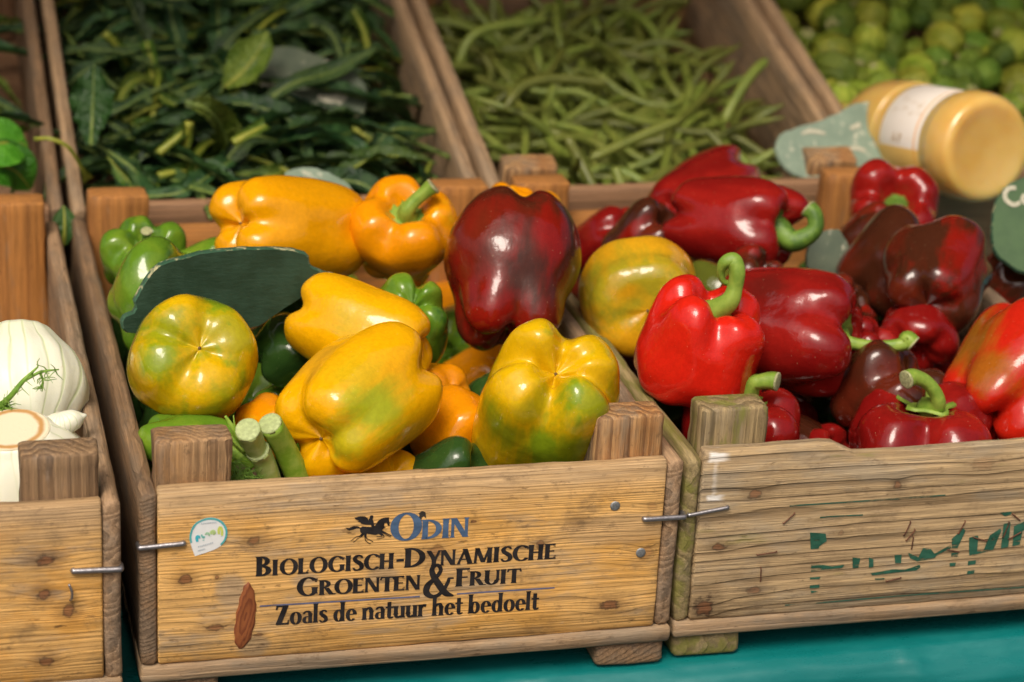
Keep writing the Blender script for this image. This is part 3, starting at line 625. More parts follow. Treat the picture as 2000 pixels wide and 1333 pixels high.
# ------------------------------------------------------------------ bell peppers
def rot_from_axis(axis, roll):
    z = Vector(axis).normalized()
    x = VB.cross(z)                       # an arbitrary but steady start for the roll
    if x.length < 1e-3: x = VR.copy()
    x.normalize(); y = z.cross(x)
    c, s = math.cos(roll), math.sin(roll)
    xx = x * c + y * s; yy = z.cross(xx)
    return Matrix((xx, yy, z)).transposed()
def pepper_shape(ratio, n=4, seed=0, taper=.12, side=.07, shoulder=.20, bottom=.30, dtop=.32, dbot=.20, bend=0.0, nt=60, na=96, var=.10, waist=0.0, lump=.012, tip=1.0, sh=1.0):
    rnd = random.Random(seed)
    b = 1 - taper
    ctl = [(0, 1 - dtop), (.14, 1 - dtop * .97), (.30, 1 - dtop * .62), (.47, 1 - dtop * .12), (.64 * sh, 1.0), (.84 * sh, .92), (.97 * sh ** .6, .70), (sh ** .3, .42), (1 - taper * .35 - waist, .05), (b, -.35), (b * .96 * tip, -.62), (b * .87 * tip, -.84), (b * .66 * tip, -.975),
           (b * .42 * tip, -.985), (b * .21 * tip, -1 + dbot * .62), (b * .06, -1 + dbot * .97), (0, -1 + dbot)]
    C = catmull(ctl, nt); rho, z = C[:, 0].clip(0), C[:, 1]
    t = np.linspace(0, 1, nt)
    ws = np.clip((z - .25) / .6, 0, 1) * (t < .5); wb = np.clip((-z - .25) / .6, 0, 1) * (t > .5)
    th = np.arange(na) * 2 * math.pi / na
    cen = [2 * math.pi * (k + rnd.uniform(-.10, .10)) / n for k in range(n)]
    bound = [(cen[k] + (cen[(k + 1) % n] + (2 * math.pi if k == n - 1 else 0))) / 2 for k in range(n)]
    s = np.zeros(na); lr = np.zeros(na); ll = np.zeros(na); ls = np.zeros(na)
    RV = [1 + rnd.uniform(-var, var) for _ in range(n)]; LV = [rnd.uniform(-1, 1) * var * 1.6 for _ in range(n)]; SV = [rnd.uniform(-1, 1) * var * 1.1 for _ in range(n)]
    for i, a in enumerate(th):
        k = 0
        for q in range(n):
            lo = bound[q - 1] - (2 * math.pi if q == 0 else 0); hi = bound[q]
            for aa in (a, a - 2 * math.pi, a + 2 * math.pi):
                if lo <= aa < hi:
                    k = q; c0 = cen[q]; s[i] = (aa - c0) / ((hi - c0) if aa >= c0 else (c0 - lo)); break
        w = .5 * (1 - math.cos(math.pi * abs(s[i]))) * .5
        nb = (k + (1 if s[i] >= 0 else -1)) % n
        lr[i] = RV[k] * (1 - w) + RV[nb] * w; ll[i] = LV[k] * (1 - w) + LV[nb] * w; ls[i] = SV[k] * (1 - w) + SV[nb] * w
    gq = ((1 - np.cos(math.pi * np.abs(s))) / 2) ** 2.3
    depth = side * .52 + (shoulder * .85 - side * .52) * ws + (bottom * .64 - side * .52) * wb
    fade = np.clip(rho / .25, 0, 1)
    depth = depth * np.where(ws + wb > 0, 1, 1)
    RR = rho[:, None] * (1 + (lr[None, :] - 1) * fade[:, None]) * (1 - depth[:, None] * gq[None, :])
    ZZ = z[:, None] + (wb * fade)[:, None] * (gq * .13 * min(1.5, bottom / .25) - ll * (1 - gq) * .8)[None, :] - (ws * fade)[:, None] * (gq * .16 - ls * (1 - gq))[None, :]
    ZZ = ZZ * ratio
    Xx = RR * np.cos(th)[None, :]; Yy = RR * np.sin(th)[None, :]
    Xx = Xx + bend * (ZZ ** 2) + bend * .4 * ZZ
    ph = [[rnd.uniform(0, 6.28) for _ in range(3)] for _ in range(6)]; fr = [[rnd.uniform(1.2, 5.0) for _ in range(3)] for _ in range(6)]
    d = sum(np.sin(fr[k][0] * Xx + ph[k][0]) * np.sin(fr[k][1] * Yy + ph[k][1]) * np.sin(fr[k][2] * ZZ + ph[k][2]) for k in range(6)) * lump
    f = 1 + d * fade[:, None]
    P = np.stack([Xx * f, Yy * f, ZZ], -1)
    return P
def pepper_mesh(P):
    nt, na = P.shape[:2]
    V = [tuple(P[0].mean(0))] + [tuple(p) for row in P[1:-1] for p in row] + [tuple(P[-1].mean(0))]
    Fc = [(0, 1 + (k + 1) % na, 1 + k)[::-1] for k in range(na)]
    for i in range(nt - 3):
        for k in range(na):
            a, c = 1 + i * na + k, 1 + i * na + (k + 1) % na
            Fc.append((a, a + na, c + na, c))
    e = len(V) - 1; b0 = 1 + (nt - 3) * na
    Fc += [(e, b0 + k, b0 + (k + 1) % na)[::-1] for k in range(na)]
    return mesh_from(V, Fc)
def pepper_mat(name, c1, c2, amt, seed, patches=(), c3=None, rough=.085, sss=0.0, size=.055, streak=.5, tint=None):
    g = G(name)
    c = g.vec('ADD', g.co(), (seed * .37, seed * .11, seed * .23))
    nz = g.noise(g.vec('MULTIPLY', c, (1, 1, streak)), 1.15 / size, 3, .5)
    col = c1
    nz2 = g.noise(g.vec('MULTIPLY', c, (1, 1, .10)), 6.5 / size, 3, .6)
    nz = g.math('ADD', nz, g.math('MULTIPLY', g.math('SUBTRACT', nz2, .5), .26))
    m = g.smooth(nz, .70 - amt * .42, .90 - amt * .42)
    for (p, r, st_) in patches:
        d = g.vec('DISTANCE', g.vec('ADD', g.co(), g.vec('SCALE', g.vec('SUBTRACT', g.noise(c, .9 / size, 2, .5, col=True), (.5, .5, .5)), size * .9)), tuple(p))
        m = g.math('MAXIMUM', m, g.math('MULTIPLY', g.smooth(g.math('ADD', d, g.math('MULTIPLY', g.math('SUBTRACT', nz2, .5), r * .9)), r, r * .25), st_))
    col = g.mix(m, c1, c2)
    if c3:
        n3 = g.noise(g.vec('MULTIPLY', g.vec('ADD', c, (5, 5, 5)), (1, 1, streak)), 1.3 / size, 2, .5)
        col = g.mix(g.smooth(n3, .46, .68, 0, .85), col, c3)
    fine = g.noise(c, 14 / size, 3, .6)
    fm = g.smooth(fine, .3, .7, .93, 1.05)
    col = g.mix(1.0, col, g.comb(fm, fm, fm), 'MULTIPLY')
    spk = g.vor(c, 11 / size)
    col = g.mix(g.smooth(spk, .075, .03, 0, .4), col, (.85, .68, .40))
    sca = g.noise(g.vec('MULTIPLY', g.vec('ADD', c, (3, 1, 2)), (1, 1, 1)), 7 / size, 3, .7)
    col = g.mix(g.smooth(sca, .74, .80, 0, .55), col, (.20, .10, .03))
    wet = g.noise(c, 2.2 / size, 3, .55)
    h = g.math('ADD', g.noise(c, 1.6 / size, 2, .5), g.math('ADD', g.math('MULTIPLY', g.noise(c, 4.5 / size, 3, .6), .26), g.math('MULTIPLY', g.noise(g.vec('MULTIPLY', c, (1, 1, .25)), 9 / size, 2, .6), .07)))
    g.set(Base_Color=col, Roughness=g.smooth(wet, .3, .75, rough, rough + .10), Normal=g.bump(h, .35, size * .10), Specular_IOR_Level=.42, Coat_Weight=.12, Coat_Roughness=.06)
    if sss: g.set(Subsurface_Weight=sss, Subsurface_Scale=.012, Subsurface_Radius=(1.0, .5, .12))
    return g.m
def stem_mat(name, a, b):
    g = G(name)
    X = g.noise(g.vec('MULTIPLY', g.co(), (1, 1, 1)), 90, 3, .6); f2 = g.noise(g.co(), 400, 2, .6)
    return g.set(Base_Color=g.mix(g.smooth(X, .35, .65), a, b), Roughness=g.smooth(f2, .3, .7, .38, .6), Normal=g.bump(f2, .25, .0005), Specular_IOR_Level=.4)
st_green = stem_mat('pepper_stem_green', (.16, .27, .03), (.25, .36, .05)); st_dark = stem_mat('pepper_stem_dark', (.07, .15, .02), (.14, .25, .03)); st_pale = stem_mat('pepper_stem_pale', (.26, .36, .07), (.38, .44, .13))
m_cut = plain('stem_cut', (.45, .46, .22), .7, var=.5, scale=500, bumpv=.4)
YEL, ORG, LIME, GRN = (.75, .375, .002), (.74, .265, .002), (.40, .42, .015), (.135, .225, .012)
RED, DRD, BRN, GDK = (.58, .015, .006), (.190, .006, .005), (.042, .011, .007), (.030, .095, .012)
PEPPERS = {}
SEEDN = [1]
def pepper(label, bbox, Y, axis, roll=0.0, n=4, ratio=None, look='yellow', patches=(), stem_px=None, stem_r=.0052, stem_mat_=None, cut=True, group=None, cols=None, amt=None, name='bell_pepper', stub=False, **shape):
    SEEDN[0] += 1; sd_ = SEEDN[0]
    x0, y0, x1, y1 = bbox; W, H = x1 - x0, y1 - y0
    Rm = rot_from_axis(vv(*axis), math.radians(roll)); Rn = np.array(Rm)
    vr, vu = np.array(VR), np.array(VU)
    def ext(rt, **kw):
        P = pepper_shape(rt, n, sd_, **kw, **shape) @ Rn.T
        a, b = P @ vr, P @ vu
        return P, a.max() - a.min(), b.max() - b.min(), a, b
    if ratio is None:
        best = None
        for rt in np.linspace(.78, 1.75, 15):
            _, w, h, _, _ = ext(rt, nt=24, na=32)
            e = abs(math.log(w / h) - math.log(W / H))
            if best is None or e < best[0]: best = (e, rt)
        ratio = float(best[1])
    P, w, h, a, b = ext(ratio)
    c = atY((x0 + x1) / 2, (y0 + y1) / 2, Y); dep = depth_of(c)
    sc = math.sqrt(W * H / (w * h)) * dep / FPX
    off = Vector(vr) * ((a.max() + a.min()) / 2) + Vector(vu) * ((b.max() + b.min()) / 2)
    loc = c - off * sc
    PL = (P @ Rn) * sc                 # back to the pepper's own axes, in metres
    inv = Rm.transposed()
    pt = []
    for (px, py, pr, ps) in patches:   # real blotches of colour, at their place on the skin
        T = np.array(ray(px, py)); rel = P.reshape(-1, 3) * sc + np.array(loc) - np.array(CAM)
        tn = T / np.linalg.norm(T); al = rel @ tn; dist = np.linalg.norm(rel - al[:, None] * tn, axis=1)
        q = rel[np.argmin(dist * 12 + al)]; pt.append((inv @ (Vector(q) + CAM - loc), pr / FPX * dep, ps))
    pal = dict(yellow=(YEL, (.34, .38, .012), .12, None), lime=((.63, .385, .003), (.19, .27, .008), .46, None), amber=((.74, .32, .002), (.76, .29, .002), .35, None), orange=(ORG, (.72, .42, .01), .25, None), red=(RED, (.62, .035, .01), .15, None),
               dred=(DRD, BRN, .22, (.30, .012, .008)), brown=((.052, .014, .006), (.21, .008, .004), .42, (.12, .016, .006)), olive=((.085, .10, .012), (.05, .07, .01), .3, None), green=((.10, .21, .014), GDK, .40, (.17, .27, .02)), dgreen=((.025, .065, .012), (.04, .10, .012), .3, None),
               mixed=((.46, .014, .005), (.27, .105, .008), .12, None), ygreen=((.66, .34, .010), (.24, .25, .015), .40, (.62, .28, .006)))[look]
    mat = pepper_mat('pepper_skin_' + look, pal[0], pal[1], pal[2] if amt is None else amt, sd_ * 1.7, pt, pal[3], size=sc, streak=.28 if look == 'lime' else .5, sss=.06 if look in ('yellow', 'lime', 'orange', 'ygreen') else 0.0)
    root = thing(name, label, 'bell pepper', loc, Rm.to_euler(), group)
    obj('skin', pepper_mesh(PL), mat, root)
    # blossom scar, then calyx and stem
    zt = PL[0].mean(0)[2]
    V = []; Fc = []; m_ = 20; R0 = sc * .34
    rnd = random.Random(sd_)
    lob = [1 + .22 * math.cos(k * 2 * math.pi / m_ * 5 + sd_) + rnd.uniform(-.08, .08) for k in range(m_)]
    for (f, dz) in ((1.0, .055), (.97, .085), (.55, .05), (.25, .09)):
        for k in range(m_):
            t = k * 2 * math.pi / m_; r = R0 * f * (lob[k] if f > .5 else 1)
            V.append((r * math.cos(t), r * math.sin(t), zt + sc * dz * (1 if f < .9 else 1.6)))
    for j in range(3):
        for k in range(m_): Fc.append((j * m_ + k, j * m_ + (k + 1) % m_, (j + 1) * m_ + (k + 1) % m_, (j + 1) * m_ + k))
    Fc.append(tuple(range(3 * m_, 4 * m_)))
    sm = stem_mat_ or st_green
    if stem_px or stub:
        ca = obj('calyx', mesh_from(V, Fc), sm, root)
        if stem_px:
            base = Matrix.Translation(loc) @ Rm.to_4x4() @ Vector((0, 0, zt + sc * .03)); d0 = depth_of(base)
            pts = [inv @ (base - loc)]; rr = [stem_r * 1.7]
            for (px, py, dd, f) in stem_px:
                pts.append(inv @ (atD(px, py, d0 - dd) - loc)); rr.append(stem_r * f)
        else:
            pts = [Vector((0, 0, zt + sc * k)) + Vector((sc * .12 * k * k, sc * .05 * k, 0)) for k in (.02, .15, .3, .45, .55)]; rr = [stem_r * k for k in (1.6, 1.1, .95, 1.0, 1.2)]
        nn_ = 8 * len(pts)
        C = catmull([(*p, r) for p, r in zip(pts, rr)], nn_)
        V, Fc = tube(C[:, :3], C[:, 3], 14, ridges=.07, seed=sd_)
        so = obj('stem', mesh_from(V, Fc), sm, root)
        if cut:
            e = C[-1, :3]; tn = C[-1, :3] - C[-3, :3]; tn /= np.linalg.norm(tn)
            V, Fc = tube([e - tn * .0008, e + tn * .0006, e + tn * .0009], [C[-1, 3] * 1.06, C[-1, 3] * 1.06, C[-1, 3] * .9], 14)
            obj('stem_cut', mesh_from(V, Fc), m_cut, so)
    else:
        zb = PL[-1].mean(0)
        V, Fc = tube([zb + np.array((0, 0, .002)), zb + np.array((0, 0, -.0004)), zb + np.array((0, 0, -.0012))], [.0016, .0013, .0004], 8)
        obj('blossom_scar', mesh_from(V, Fc), st_brown, root)
    return root
st_brown = stem_mat('blossom_scar_brown', (.09, .05, .02), (.16, .09, .03))
P_ = pepper
GA, GB = 'peppers in the lettered crate', 'peppers in the weathered crate'
# -- crate with the lettering
P_('yellow pepper with green blotches, blossom end to the viewer, front left', (234, 584, 514, 830), .145, (-.25, -.25, -.93), 20, 4, look='lime', taper=.03, bottom=.24, dbot=.18, patches=((330, 650, 85, .8), (310, 720, 95, .95), (440, 640, 80, .6), (450, 790, 80, .7), (250, 740, 60, .5)), amt=.48, var=.07, group=GA)
P_('large glossy yellow pepper with one green patch, front centre', (534, 632, 869, 938), .095, (.58, .50, -.64), 62, 4, 1.12, look='yellow', side=.12, taper=.04, bottom=.24, dbot=.16, patches=((745, 790, 95, .95), (690, 850, 60, .7), (700, 720, 80, .4)), amt=.04, var=.09, group=GA)
P_('yellow pepper lying behind the large front one, lobed end left', (535, 545, 863, 752), .205, (.83, -.36, .30), 150, 3, 1.35, look='yellow', side=.12, bottom=.22, taper=.02, var=.07, amt=.10, patches=((690, 610, 60, .45),), group=GA)
P_('yellow green striped pepper with four knobs at the right front', (911, 632, 1219, 960), .085, (-.10, -.52, -.84), 45, 4, 1.15, look='lime', taper=.04, side=.15, bottom=.36, dbot=.30, patches=((965, 830, 80, .8), (1045, 880, 95, 1.0), (1120, 880, 80, .9), (1170, 790, 80, .8), (1050, 800, 50, .5)), amt=.42, var=.10, group=GA)
P_('largest yellow orange pepper at the back left of the lettered crate', (412, 344, 717, 552), .40, (.74, -.05, -.67), 35, 4, None, look='amber', side=.09, taper=.0, bottom=.24, dbot=.18, var=.06, amt=0.0, group=GA)
P_('orange yellow pepper with a green stem at the back', (684, 340, 894, 572), .395, (.12, .66, .74), 30, 4, None, look='orange', shoulder=.26, dtop=.45, taper=.22, stem_px=((795, 412, .01, 1.15), (812, 392, .012, 1.0), (832, 375, .014, 1.05), (846, 364, .015, 1.25)), stem_r=.0058, group=GA)
P_('tall dark maroon pepper standing at the middle', (868, 360, 1134, 700), .275, (.06, .90, -.42), 55, 4, None, look='brown', taper=.22, sh=.74, dtop=.05, shoulder=.05, side=.07, bottom=.26, amt=.50, var=.03, patches=((900, 540, 130, 1.0), (950, 650, 140, 1.0), (930, 430, 100, .9), (1060, 640, 110, .9), (1000, 400, 70, .6)), group=GA)
P_('orange pepper peeping out behind the tall maroon one', (940, 359, 1100, 520), .43, (.2, .9, .2), 10, 4, 1.0, look='orange', group=GA)
P_('lumpy green pepper in the back left corner', (188, 431, 374, 590), .44, (.18, .70, .66), 15, 5, None, look='green', shoulder=.34, dtop=.5, side=.14, var=.15, group=GA, stub=True, stem_mat_=st_dark, stem_r=.004)
P_('green pepper curving round the left end of the dark slate', (206, 464, 450, 712), .315, (.55, .60, .45), 0, 3, None, look='green', side=.10, cols=None, patches=((330, 490, 40, .0),), group=GA)
P_('pale green pepper behind the top of the dark slate', (330, 462, 480, 590), .42, (.9, .2, .2), 0, 3, None, look='green', amt=.1, group=GA)
P_('bright green knobbly pepper between the yellow ones and the maroon one', (690, 542, 886, 716), .265, (-.22, -.55, -.78), 10, 5, None, look='green', side=.16, bottom=.42, dbot=.25, var=.14, group=GA)
P_('dark green pepper in the gap under the slate', (490, 606, 630, 760), .265, (.6, .5, .2), 0, 3, None, look='dgreen', group=GA)
P_('orange pepper low in the gap right of the blotched one', (455, 765, 585, 900), .125, (-.5, .2, -.8), 0, 4, 1.0, look='orange', bottom=.1, dbot=.05, group=GA)
P_('orange yellow pepper low in the gap left of the striped one', (800, 748, 985, 940), .135, (-.5, .3, -.7), 40, 4, None, look='orange', bottom=.14, side=.05, dbot=.08, group=GA)
P_('deep orange pepper low behind the large front one', (770, 708, 920, 860), .205, (-.6, -.2, -.7), 40, 4, None, look='orange', bottom=.1, dbot=.05, group=GA)
P_('yellow pepper half sunk behind the front board', (650, 892, 850, 1040), .085, (-.3, -.6, -.7), 100, 4, None, look='yellow', bottom=.12, dbot=.08, amt=0, group=GA)
P_('dark green pepper behind the front board beside the yellow one', (790, 850, 960, 1000), .08, (.8, .3, .3), 30, 3, None, look='dgreen', group=GA)
P_('green pepper behind the left front corner post', (268, 806, 470, 960), .10, (.9, -.15, .3), 200, 3, 1.3, look='green', amt=.1, side=.12, group=GA)
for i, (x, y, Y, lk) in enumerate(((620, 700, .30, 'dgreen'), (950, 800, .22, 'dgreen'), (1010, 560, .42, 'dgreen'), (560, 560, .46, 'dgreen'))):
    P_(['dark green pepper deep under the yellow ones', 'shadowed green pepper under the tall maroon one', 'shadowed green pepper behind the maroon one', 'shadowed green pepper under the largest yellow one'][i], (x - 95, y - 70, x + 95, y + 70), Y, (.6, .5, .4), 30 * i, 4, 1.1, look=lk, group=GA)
# -- weathered crate
P_('olive yellow pepper in the weathered crate beside the maroon one', (1129, 461, 1366, 698), .275, (-.05, .25, -.96), 45, 4, None, look='ygreen', side=.045, bottom=.12, dbot=.06, shoulder=.1, dtop=.15, patches=((1180, 540, 130, .9), (1260, 550, 110, .8)), amt=.40, group=GB)
P_('bright scarlet pepper with a hooked green stem', (1227, 548, 1501, 800), .135, (.30, .82, .42), 58, 4, .90, look='red', taper=-.06, bottom=.12, side=.04, shoulder=.26, dtop=.38, var=.10, stem_px=((1424, 590, .012, 1.25), (1436, 560, .016, 1.0), (1440, 530, .02, 1.05), (1432, 510, .02, 1.1), (1416, 513, .02, .85), (1408, 530, .016, .55), (1412, 548, .012, .4), (1425, 555, .010, .35)), stem_r=.0062, cut=False, stem_mat_=st_green, group=GB)
P_('dark red pepper lying with its long stem pointing right', (1395, 523, 1692, 775), .205, (.90, -.16, .38), 20, 4, 1.05, look='dred', amt=.15, taper=.05, side=.09, shoulder=.32, dtop=.30, patches=((1500, 560, 60, .5),), stem_px=((1655, 668, .01, 1.1), (1690, 675, .012, .95), (1735, 676, .014, .95), (1765, 672, .015, 1.1), (1772, 663, .015, 1.3), (1784, 672, .016, 1.3)), stem_r=.0052, group=GB)
P_('deep red pepper lying at the back, green stem to the right', (1290, 346, 1582, 528), .40, (.88, -.12, .44), 50, 4, 1.2, look='dred', amt=.0, cols=None, taper=.08, side=.08, shoulder=.28, stem_px=((1545, 470, .01, 1.5), (1575, 462, .014, 1.25), (1592, 445, .016, 1.1), (1590, 420, .016, 1.1), (1578, 408, .014, 1.2)), stem_r=.0066, stem_mat_=st_dark, group=GB)
P_('dark red pepper furthest back beside the green beans', (1243, 283, 1507, 470), .52, (.55, .30, -.78), 20, 4, None, look='dred', amt=.2, taper=.1, bottom=.12, side=.05, dbot=.06, group=GB)
P_('small looking red pepper at the back left of the weathered crate', (1105, 404, 1262, 540), .50, (.6, .3, .5), 20, 4, None, look='dred', amt=0, cols=None, group=GB)
P_('dark red pepper with its hollow top to the viewer under the bottle', (1628, 334, 1858, 480), .50, (.02, .42, .90), 40, 4, None, look='dred', amt=.1, shoulder=.22, dtop=.6, side=.12, stem_px=((1748, 414, .01, 1.3), (1747, 406, .016, 1.1), (1746, 400, .02, 1.1)), cut=False, stem_r=.007, stem_mat_=st_dark, group=GB)
P_('chocolate brown pepper behind the dark rounded one', (1618, 412, 1905, 640), .36, (.65, .65, .1), 20, 4, None, look='brown', amt=.12, taper=.1, side=.05, group=GB)
P_('dark rounded brownish red pepper, right of the weathered crate', (1716, 427, 1957, 652), .275, (.28, .55, -.78), 0, 4, 1.05, look='brown', amt=.62, side=.06, bottom=.16, dbot=.10, lump=.03, group=GB)
P_('dark red pepper tucked under the rounded brownish one', (1700, 590, 1880, 725), .245, (-.2, -.7, .6), 10, 4, None, look='dred', amt=.1, bottom=.4, group=GB)
P_('red orange pepper with an olive blush at the right edge', (1842, 572, 2150, 880), .13, (.55, .62, -.35), 52, 4, 1.05, look='mixed', side=.13, amt=.0, patches=((1905, 655, 110, .95), (1935, 725, 85, .8)), group=GB)
P_('brown red pepper behind the front one with the thick stem', (1598, 684, 1890, 890), .15, (.55, .72, .40), 10, 5, None, look='brown', amt=.35, shoulder=.3, side=.14, group=GB)
P_('dark red wrinkled pepper with thick curled stem at the front board', (1630, 764, 1978, 985), .095, (.10, .93, .34), 40, 4, None, look='dred', amt=.05, side=.24, shoulder=.42, var=.16, dtop=.25, lump=.06, stem_px=((1832, 790, .016, 1.15), (1826, 765, .022, 1.0), (1808, 745, .026, 1.0), (1785, 737, .03, 1.15), (1770, 742, .034, 1.3)), stem_r=.0055, stem_mat_=st_green, group=GB)
P_('dark red pepper behind the mossy corner post', (1308, 756, 1586, 960), .108, (.12, .9, .42), 60, 5, None, look='dred', amt=.1, side=.15, shoulder=.3, stem_px=((1470, 752, .016, 1.1), (1485, 746, .02, 1.0), (1505, 744, .022, 1.15), (1518, 746, .024, 1.2)), stem_r=.006, stem_mat_=st_green, group=GB)
P_('dark red pepper cut off at the lower right edge', (1895, 818, 2110, 990), .08, (.7, .5, .3), 10, 4, None, look='dred', amt=.1, group=GB)
P_('olive green pepper in the gap behind the scarlet one', (1330, 500, 1470, 640), .30, (.8, -.4, .2), 10, 3, 1.3, look='olive', amt=.1, group=GB)
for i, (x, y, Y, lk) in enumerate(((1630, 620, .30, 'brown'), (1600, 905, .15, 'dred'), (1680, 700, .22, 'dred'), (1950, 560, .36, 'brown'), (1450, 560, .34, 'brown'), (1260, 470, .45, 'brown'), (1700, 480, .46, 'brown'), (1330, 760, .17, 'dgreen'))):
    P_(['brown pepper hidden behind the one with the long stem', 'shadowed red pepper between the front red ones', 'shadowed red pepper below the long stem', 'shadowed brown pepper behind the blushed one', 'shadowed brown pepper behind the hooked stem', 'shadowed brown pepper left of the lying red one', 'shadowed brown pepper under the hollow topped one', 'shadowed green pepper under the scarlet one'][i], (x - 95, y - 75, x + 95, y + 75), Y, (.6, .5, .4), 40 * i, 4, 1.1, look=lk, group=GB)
# the layer below, seen only through the gaps
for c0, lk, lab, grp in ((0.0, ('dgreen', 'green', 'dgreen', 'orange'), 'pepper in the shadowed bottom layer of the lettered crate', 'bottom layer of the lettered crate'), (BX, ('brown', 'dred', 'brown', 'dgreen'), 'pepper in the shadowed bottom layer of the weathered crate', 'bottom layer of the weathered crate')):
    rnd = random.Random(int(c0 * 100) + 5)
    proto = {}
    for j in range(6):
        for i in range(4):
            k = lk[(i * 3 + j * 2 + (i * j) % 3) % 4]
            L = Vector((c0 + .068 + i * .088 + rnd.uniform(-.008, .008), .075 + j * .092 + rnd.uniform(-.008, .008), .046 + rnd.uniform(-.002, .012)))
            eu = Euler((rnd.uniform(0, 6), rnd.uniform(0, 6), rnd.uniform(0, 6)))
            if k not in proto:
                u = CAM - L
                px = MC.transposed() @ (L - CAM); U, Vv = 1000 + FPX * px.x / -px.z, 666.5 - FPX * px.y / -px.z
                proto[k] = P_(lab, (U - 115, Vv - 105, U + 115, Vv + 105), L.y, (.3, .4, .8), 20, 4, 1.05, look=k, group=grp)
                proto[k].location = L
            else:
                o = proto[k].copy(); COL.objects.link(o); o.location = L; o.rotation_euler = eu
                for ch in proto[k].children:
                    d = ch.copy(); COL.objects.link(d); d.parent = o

# ------------------------------------------------------------------ greens
def leaf_mesh(pts, widths, nrm=(0, 0, 1), cup=.25, crinkle=.0, teeth=0.0, seed=0, rib=.0022, nl=34, nw=13, stalk=0.0, wave=0.0):
    """blade swept along pts with a raised midrib (second material) ; widths are half widths"""
    C = catmull([(*p, w) for p, w in zip(pts, widths)], nl); P = C[:, :3]; Wd = C[:, 3].clip(0)
    T = np.gradient(P, axis=0); T /= np.linalg.norm(T, axis=1)[:, None]; N0 = np.array(nrm, float)
    V = []; Fc = []
    for i in range(nl):
        S = np.cross(N0, T[i]); S /= np.linalg.norm(S) + 1e-9; N = np.cross(T[i], S)
        for j in range(nw):
            s = j / (nw - 1) * 2 - 1
            w = Wd[i] * (1 + teeth * (pnoise((i * 1.7 + seed, math.copysign(3, s), seed)) if abs(s) > .9 else 0))
            h = cup * w * s * s + crinkle * pnoise((i * .55 + seed, j * .9, seed * 1.3)) * min(1, abs(s) * 3) + wave * w * math.sin(i * .8 + seed + (2 if s > 0 else 0)) * abs(s) ** 3
            V.append(P[i] + S * s * w + N * h)
    for i in range(nl - 1):
        for j in range(nw - 1):
            a = i * nw + j; Fc.append((a, a + 1, a + 1 + nw, a + nw))
    k = len(V); nb = len(Fc)
    rr = np.linspace(rib, rib * .25, nl)
    tv, tf = tube(P + np.array([0, 0, 0]), rr, 7)
    V += tv; Fc += [tuple(k + q for q in f) for f in tf]
    me = mesh_from(V, Fc)
    me.materials.append(None); me.materials.append(None)
    idx = [0] * nb + [1] * (len(me.polygons) - nb); me.polygons.foreach_set('material_index', idx)
    return me
def leaf_mat(name, a, b, vein, rough=.45, scale=60):
    g = G(name)
    oi = g.n('ShaderNodeObjectInfo').outputs['Random']
    c = g.vec('ADD', g.co(), g.comb(g.math('MULTIPLY', oi, 7.0), oi, oi))
    n = g.noise(c, scale, 4, .6); n2 = g.vor(c, scale * 4)
    col = g.mix(g.smooth(n, .35, .65), a, b)
    hs = g.n('ShaderNodeHueSaturation'); g.put(hs.inputs['Color'], col); g.put(hs.inputs['Value'], g.smooth(oi, 0, 1, .65, 1.35)); g.put(hs.inputs['Hue'], g.smooth(g.math('FRACT', g.math('MULTIPLY', oi, 7.3)), 0, 1, .515, .475))
    g.set(Base_Color=hs.outputs[0], Roughness=g.smooth(n, .3, .7, rough - .08, rough + .15), Normal=g.bump(g.math('ADD', g.math('MULTIPLY', n2, .7), n), .7, .003), Specular_IOR_Level=.4)
    tr = g.n('ShaderNodeBsdfTranslucent'); g.put(tr.inputs[0], b); mx = g.n('ShaderNodeMixShader'); g.put(mx.inputs[0], .18)
    g.t.links.new(g.bsdf.outputs[0], mx.inputs[1]); g.t.links.new(tr.outputs[0], mx.inputs[2]); g.t.links.new(mx.outputs[0], g.out.inputs[0])
    return g.m
lf_kale = leaf_mat('kale_blade', (.020, .056, .017), (.050, .110, .026), None); lf_rib = stem_mat('kale_rib', (.10, .16, .03), (.18, .24, .05))
lf_young = leaf_mat('young_leaf', (.06, .125, .012), (.11, .18, .02), None); lf_stalk = stem_mat('kale_stalk', (.20, .24, .025), (.30, .31, .04))
lf_bright = leaf_mat('spinach_blade', (.06, .20, .012), (.10, .28, .02), None, .35); lf_broad = leaf_mat('broad_blade', (.025, .095, .018), (.04, .13, .022), None)
def leaf(name, label, cat, pts, widths, mats, group=None, **k):
    me = leaf_mesh(pts, widths, **k); me.materials[0], me.materials[1] = mats
    o = obj(name, me, None); return tag(o, label, cat, group)
# variants, then copies over the heap in the propped up kale crate
TM = Matrix.Rotation(TILT, 4, 'X')
def row2(ox, x, y, z): return Matrix.Translation(ROW2 + Vector((ox, 0, 0))) @ TM @ Vector((x, y, z))
rnd = random.Random(77)
var = []
for k in range(6):      # dark strap leaves, blistered, with pale rib
    L = .20 + .03 * k % .07; b = rnd.uniform(-.06, .06); a = rnd.uniform(.015, .05)
    pts = [(-L / 2, -b * .5, 0), (-L * .25, 0, a * .6), (0, b * .6, a), (L * .25, b * .3, a * .8), (L * .42, -b * .2, a * .2), (L / 2, -b * .5, -.012)]
    w = rnd.uniform(.009, .017)
    me = leaf_mesh(pts, [.002, w * .5, w, w * 1.05, w * .7, .001], cup=rnd.uniform(.3, .8), crinkle=.006, teeth=.5, seed=k + 3, rib=.0026, wave=.25)
    me.materials[0], me.materials[1] = lf_kale, lf_rib; var.append(me)
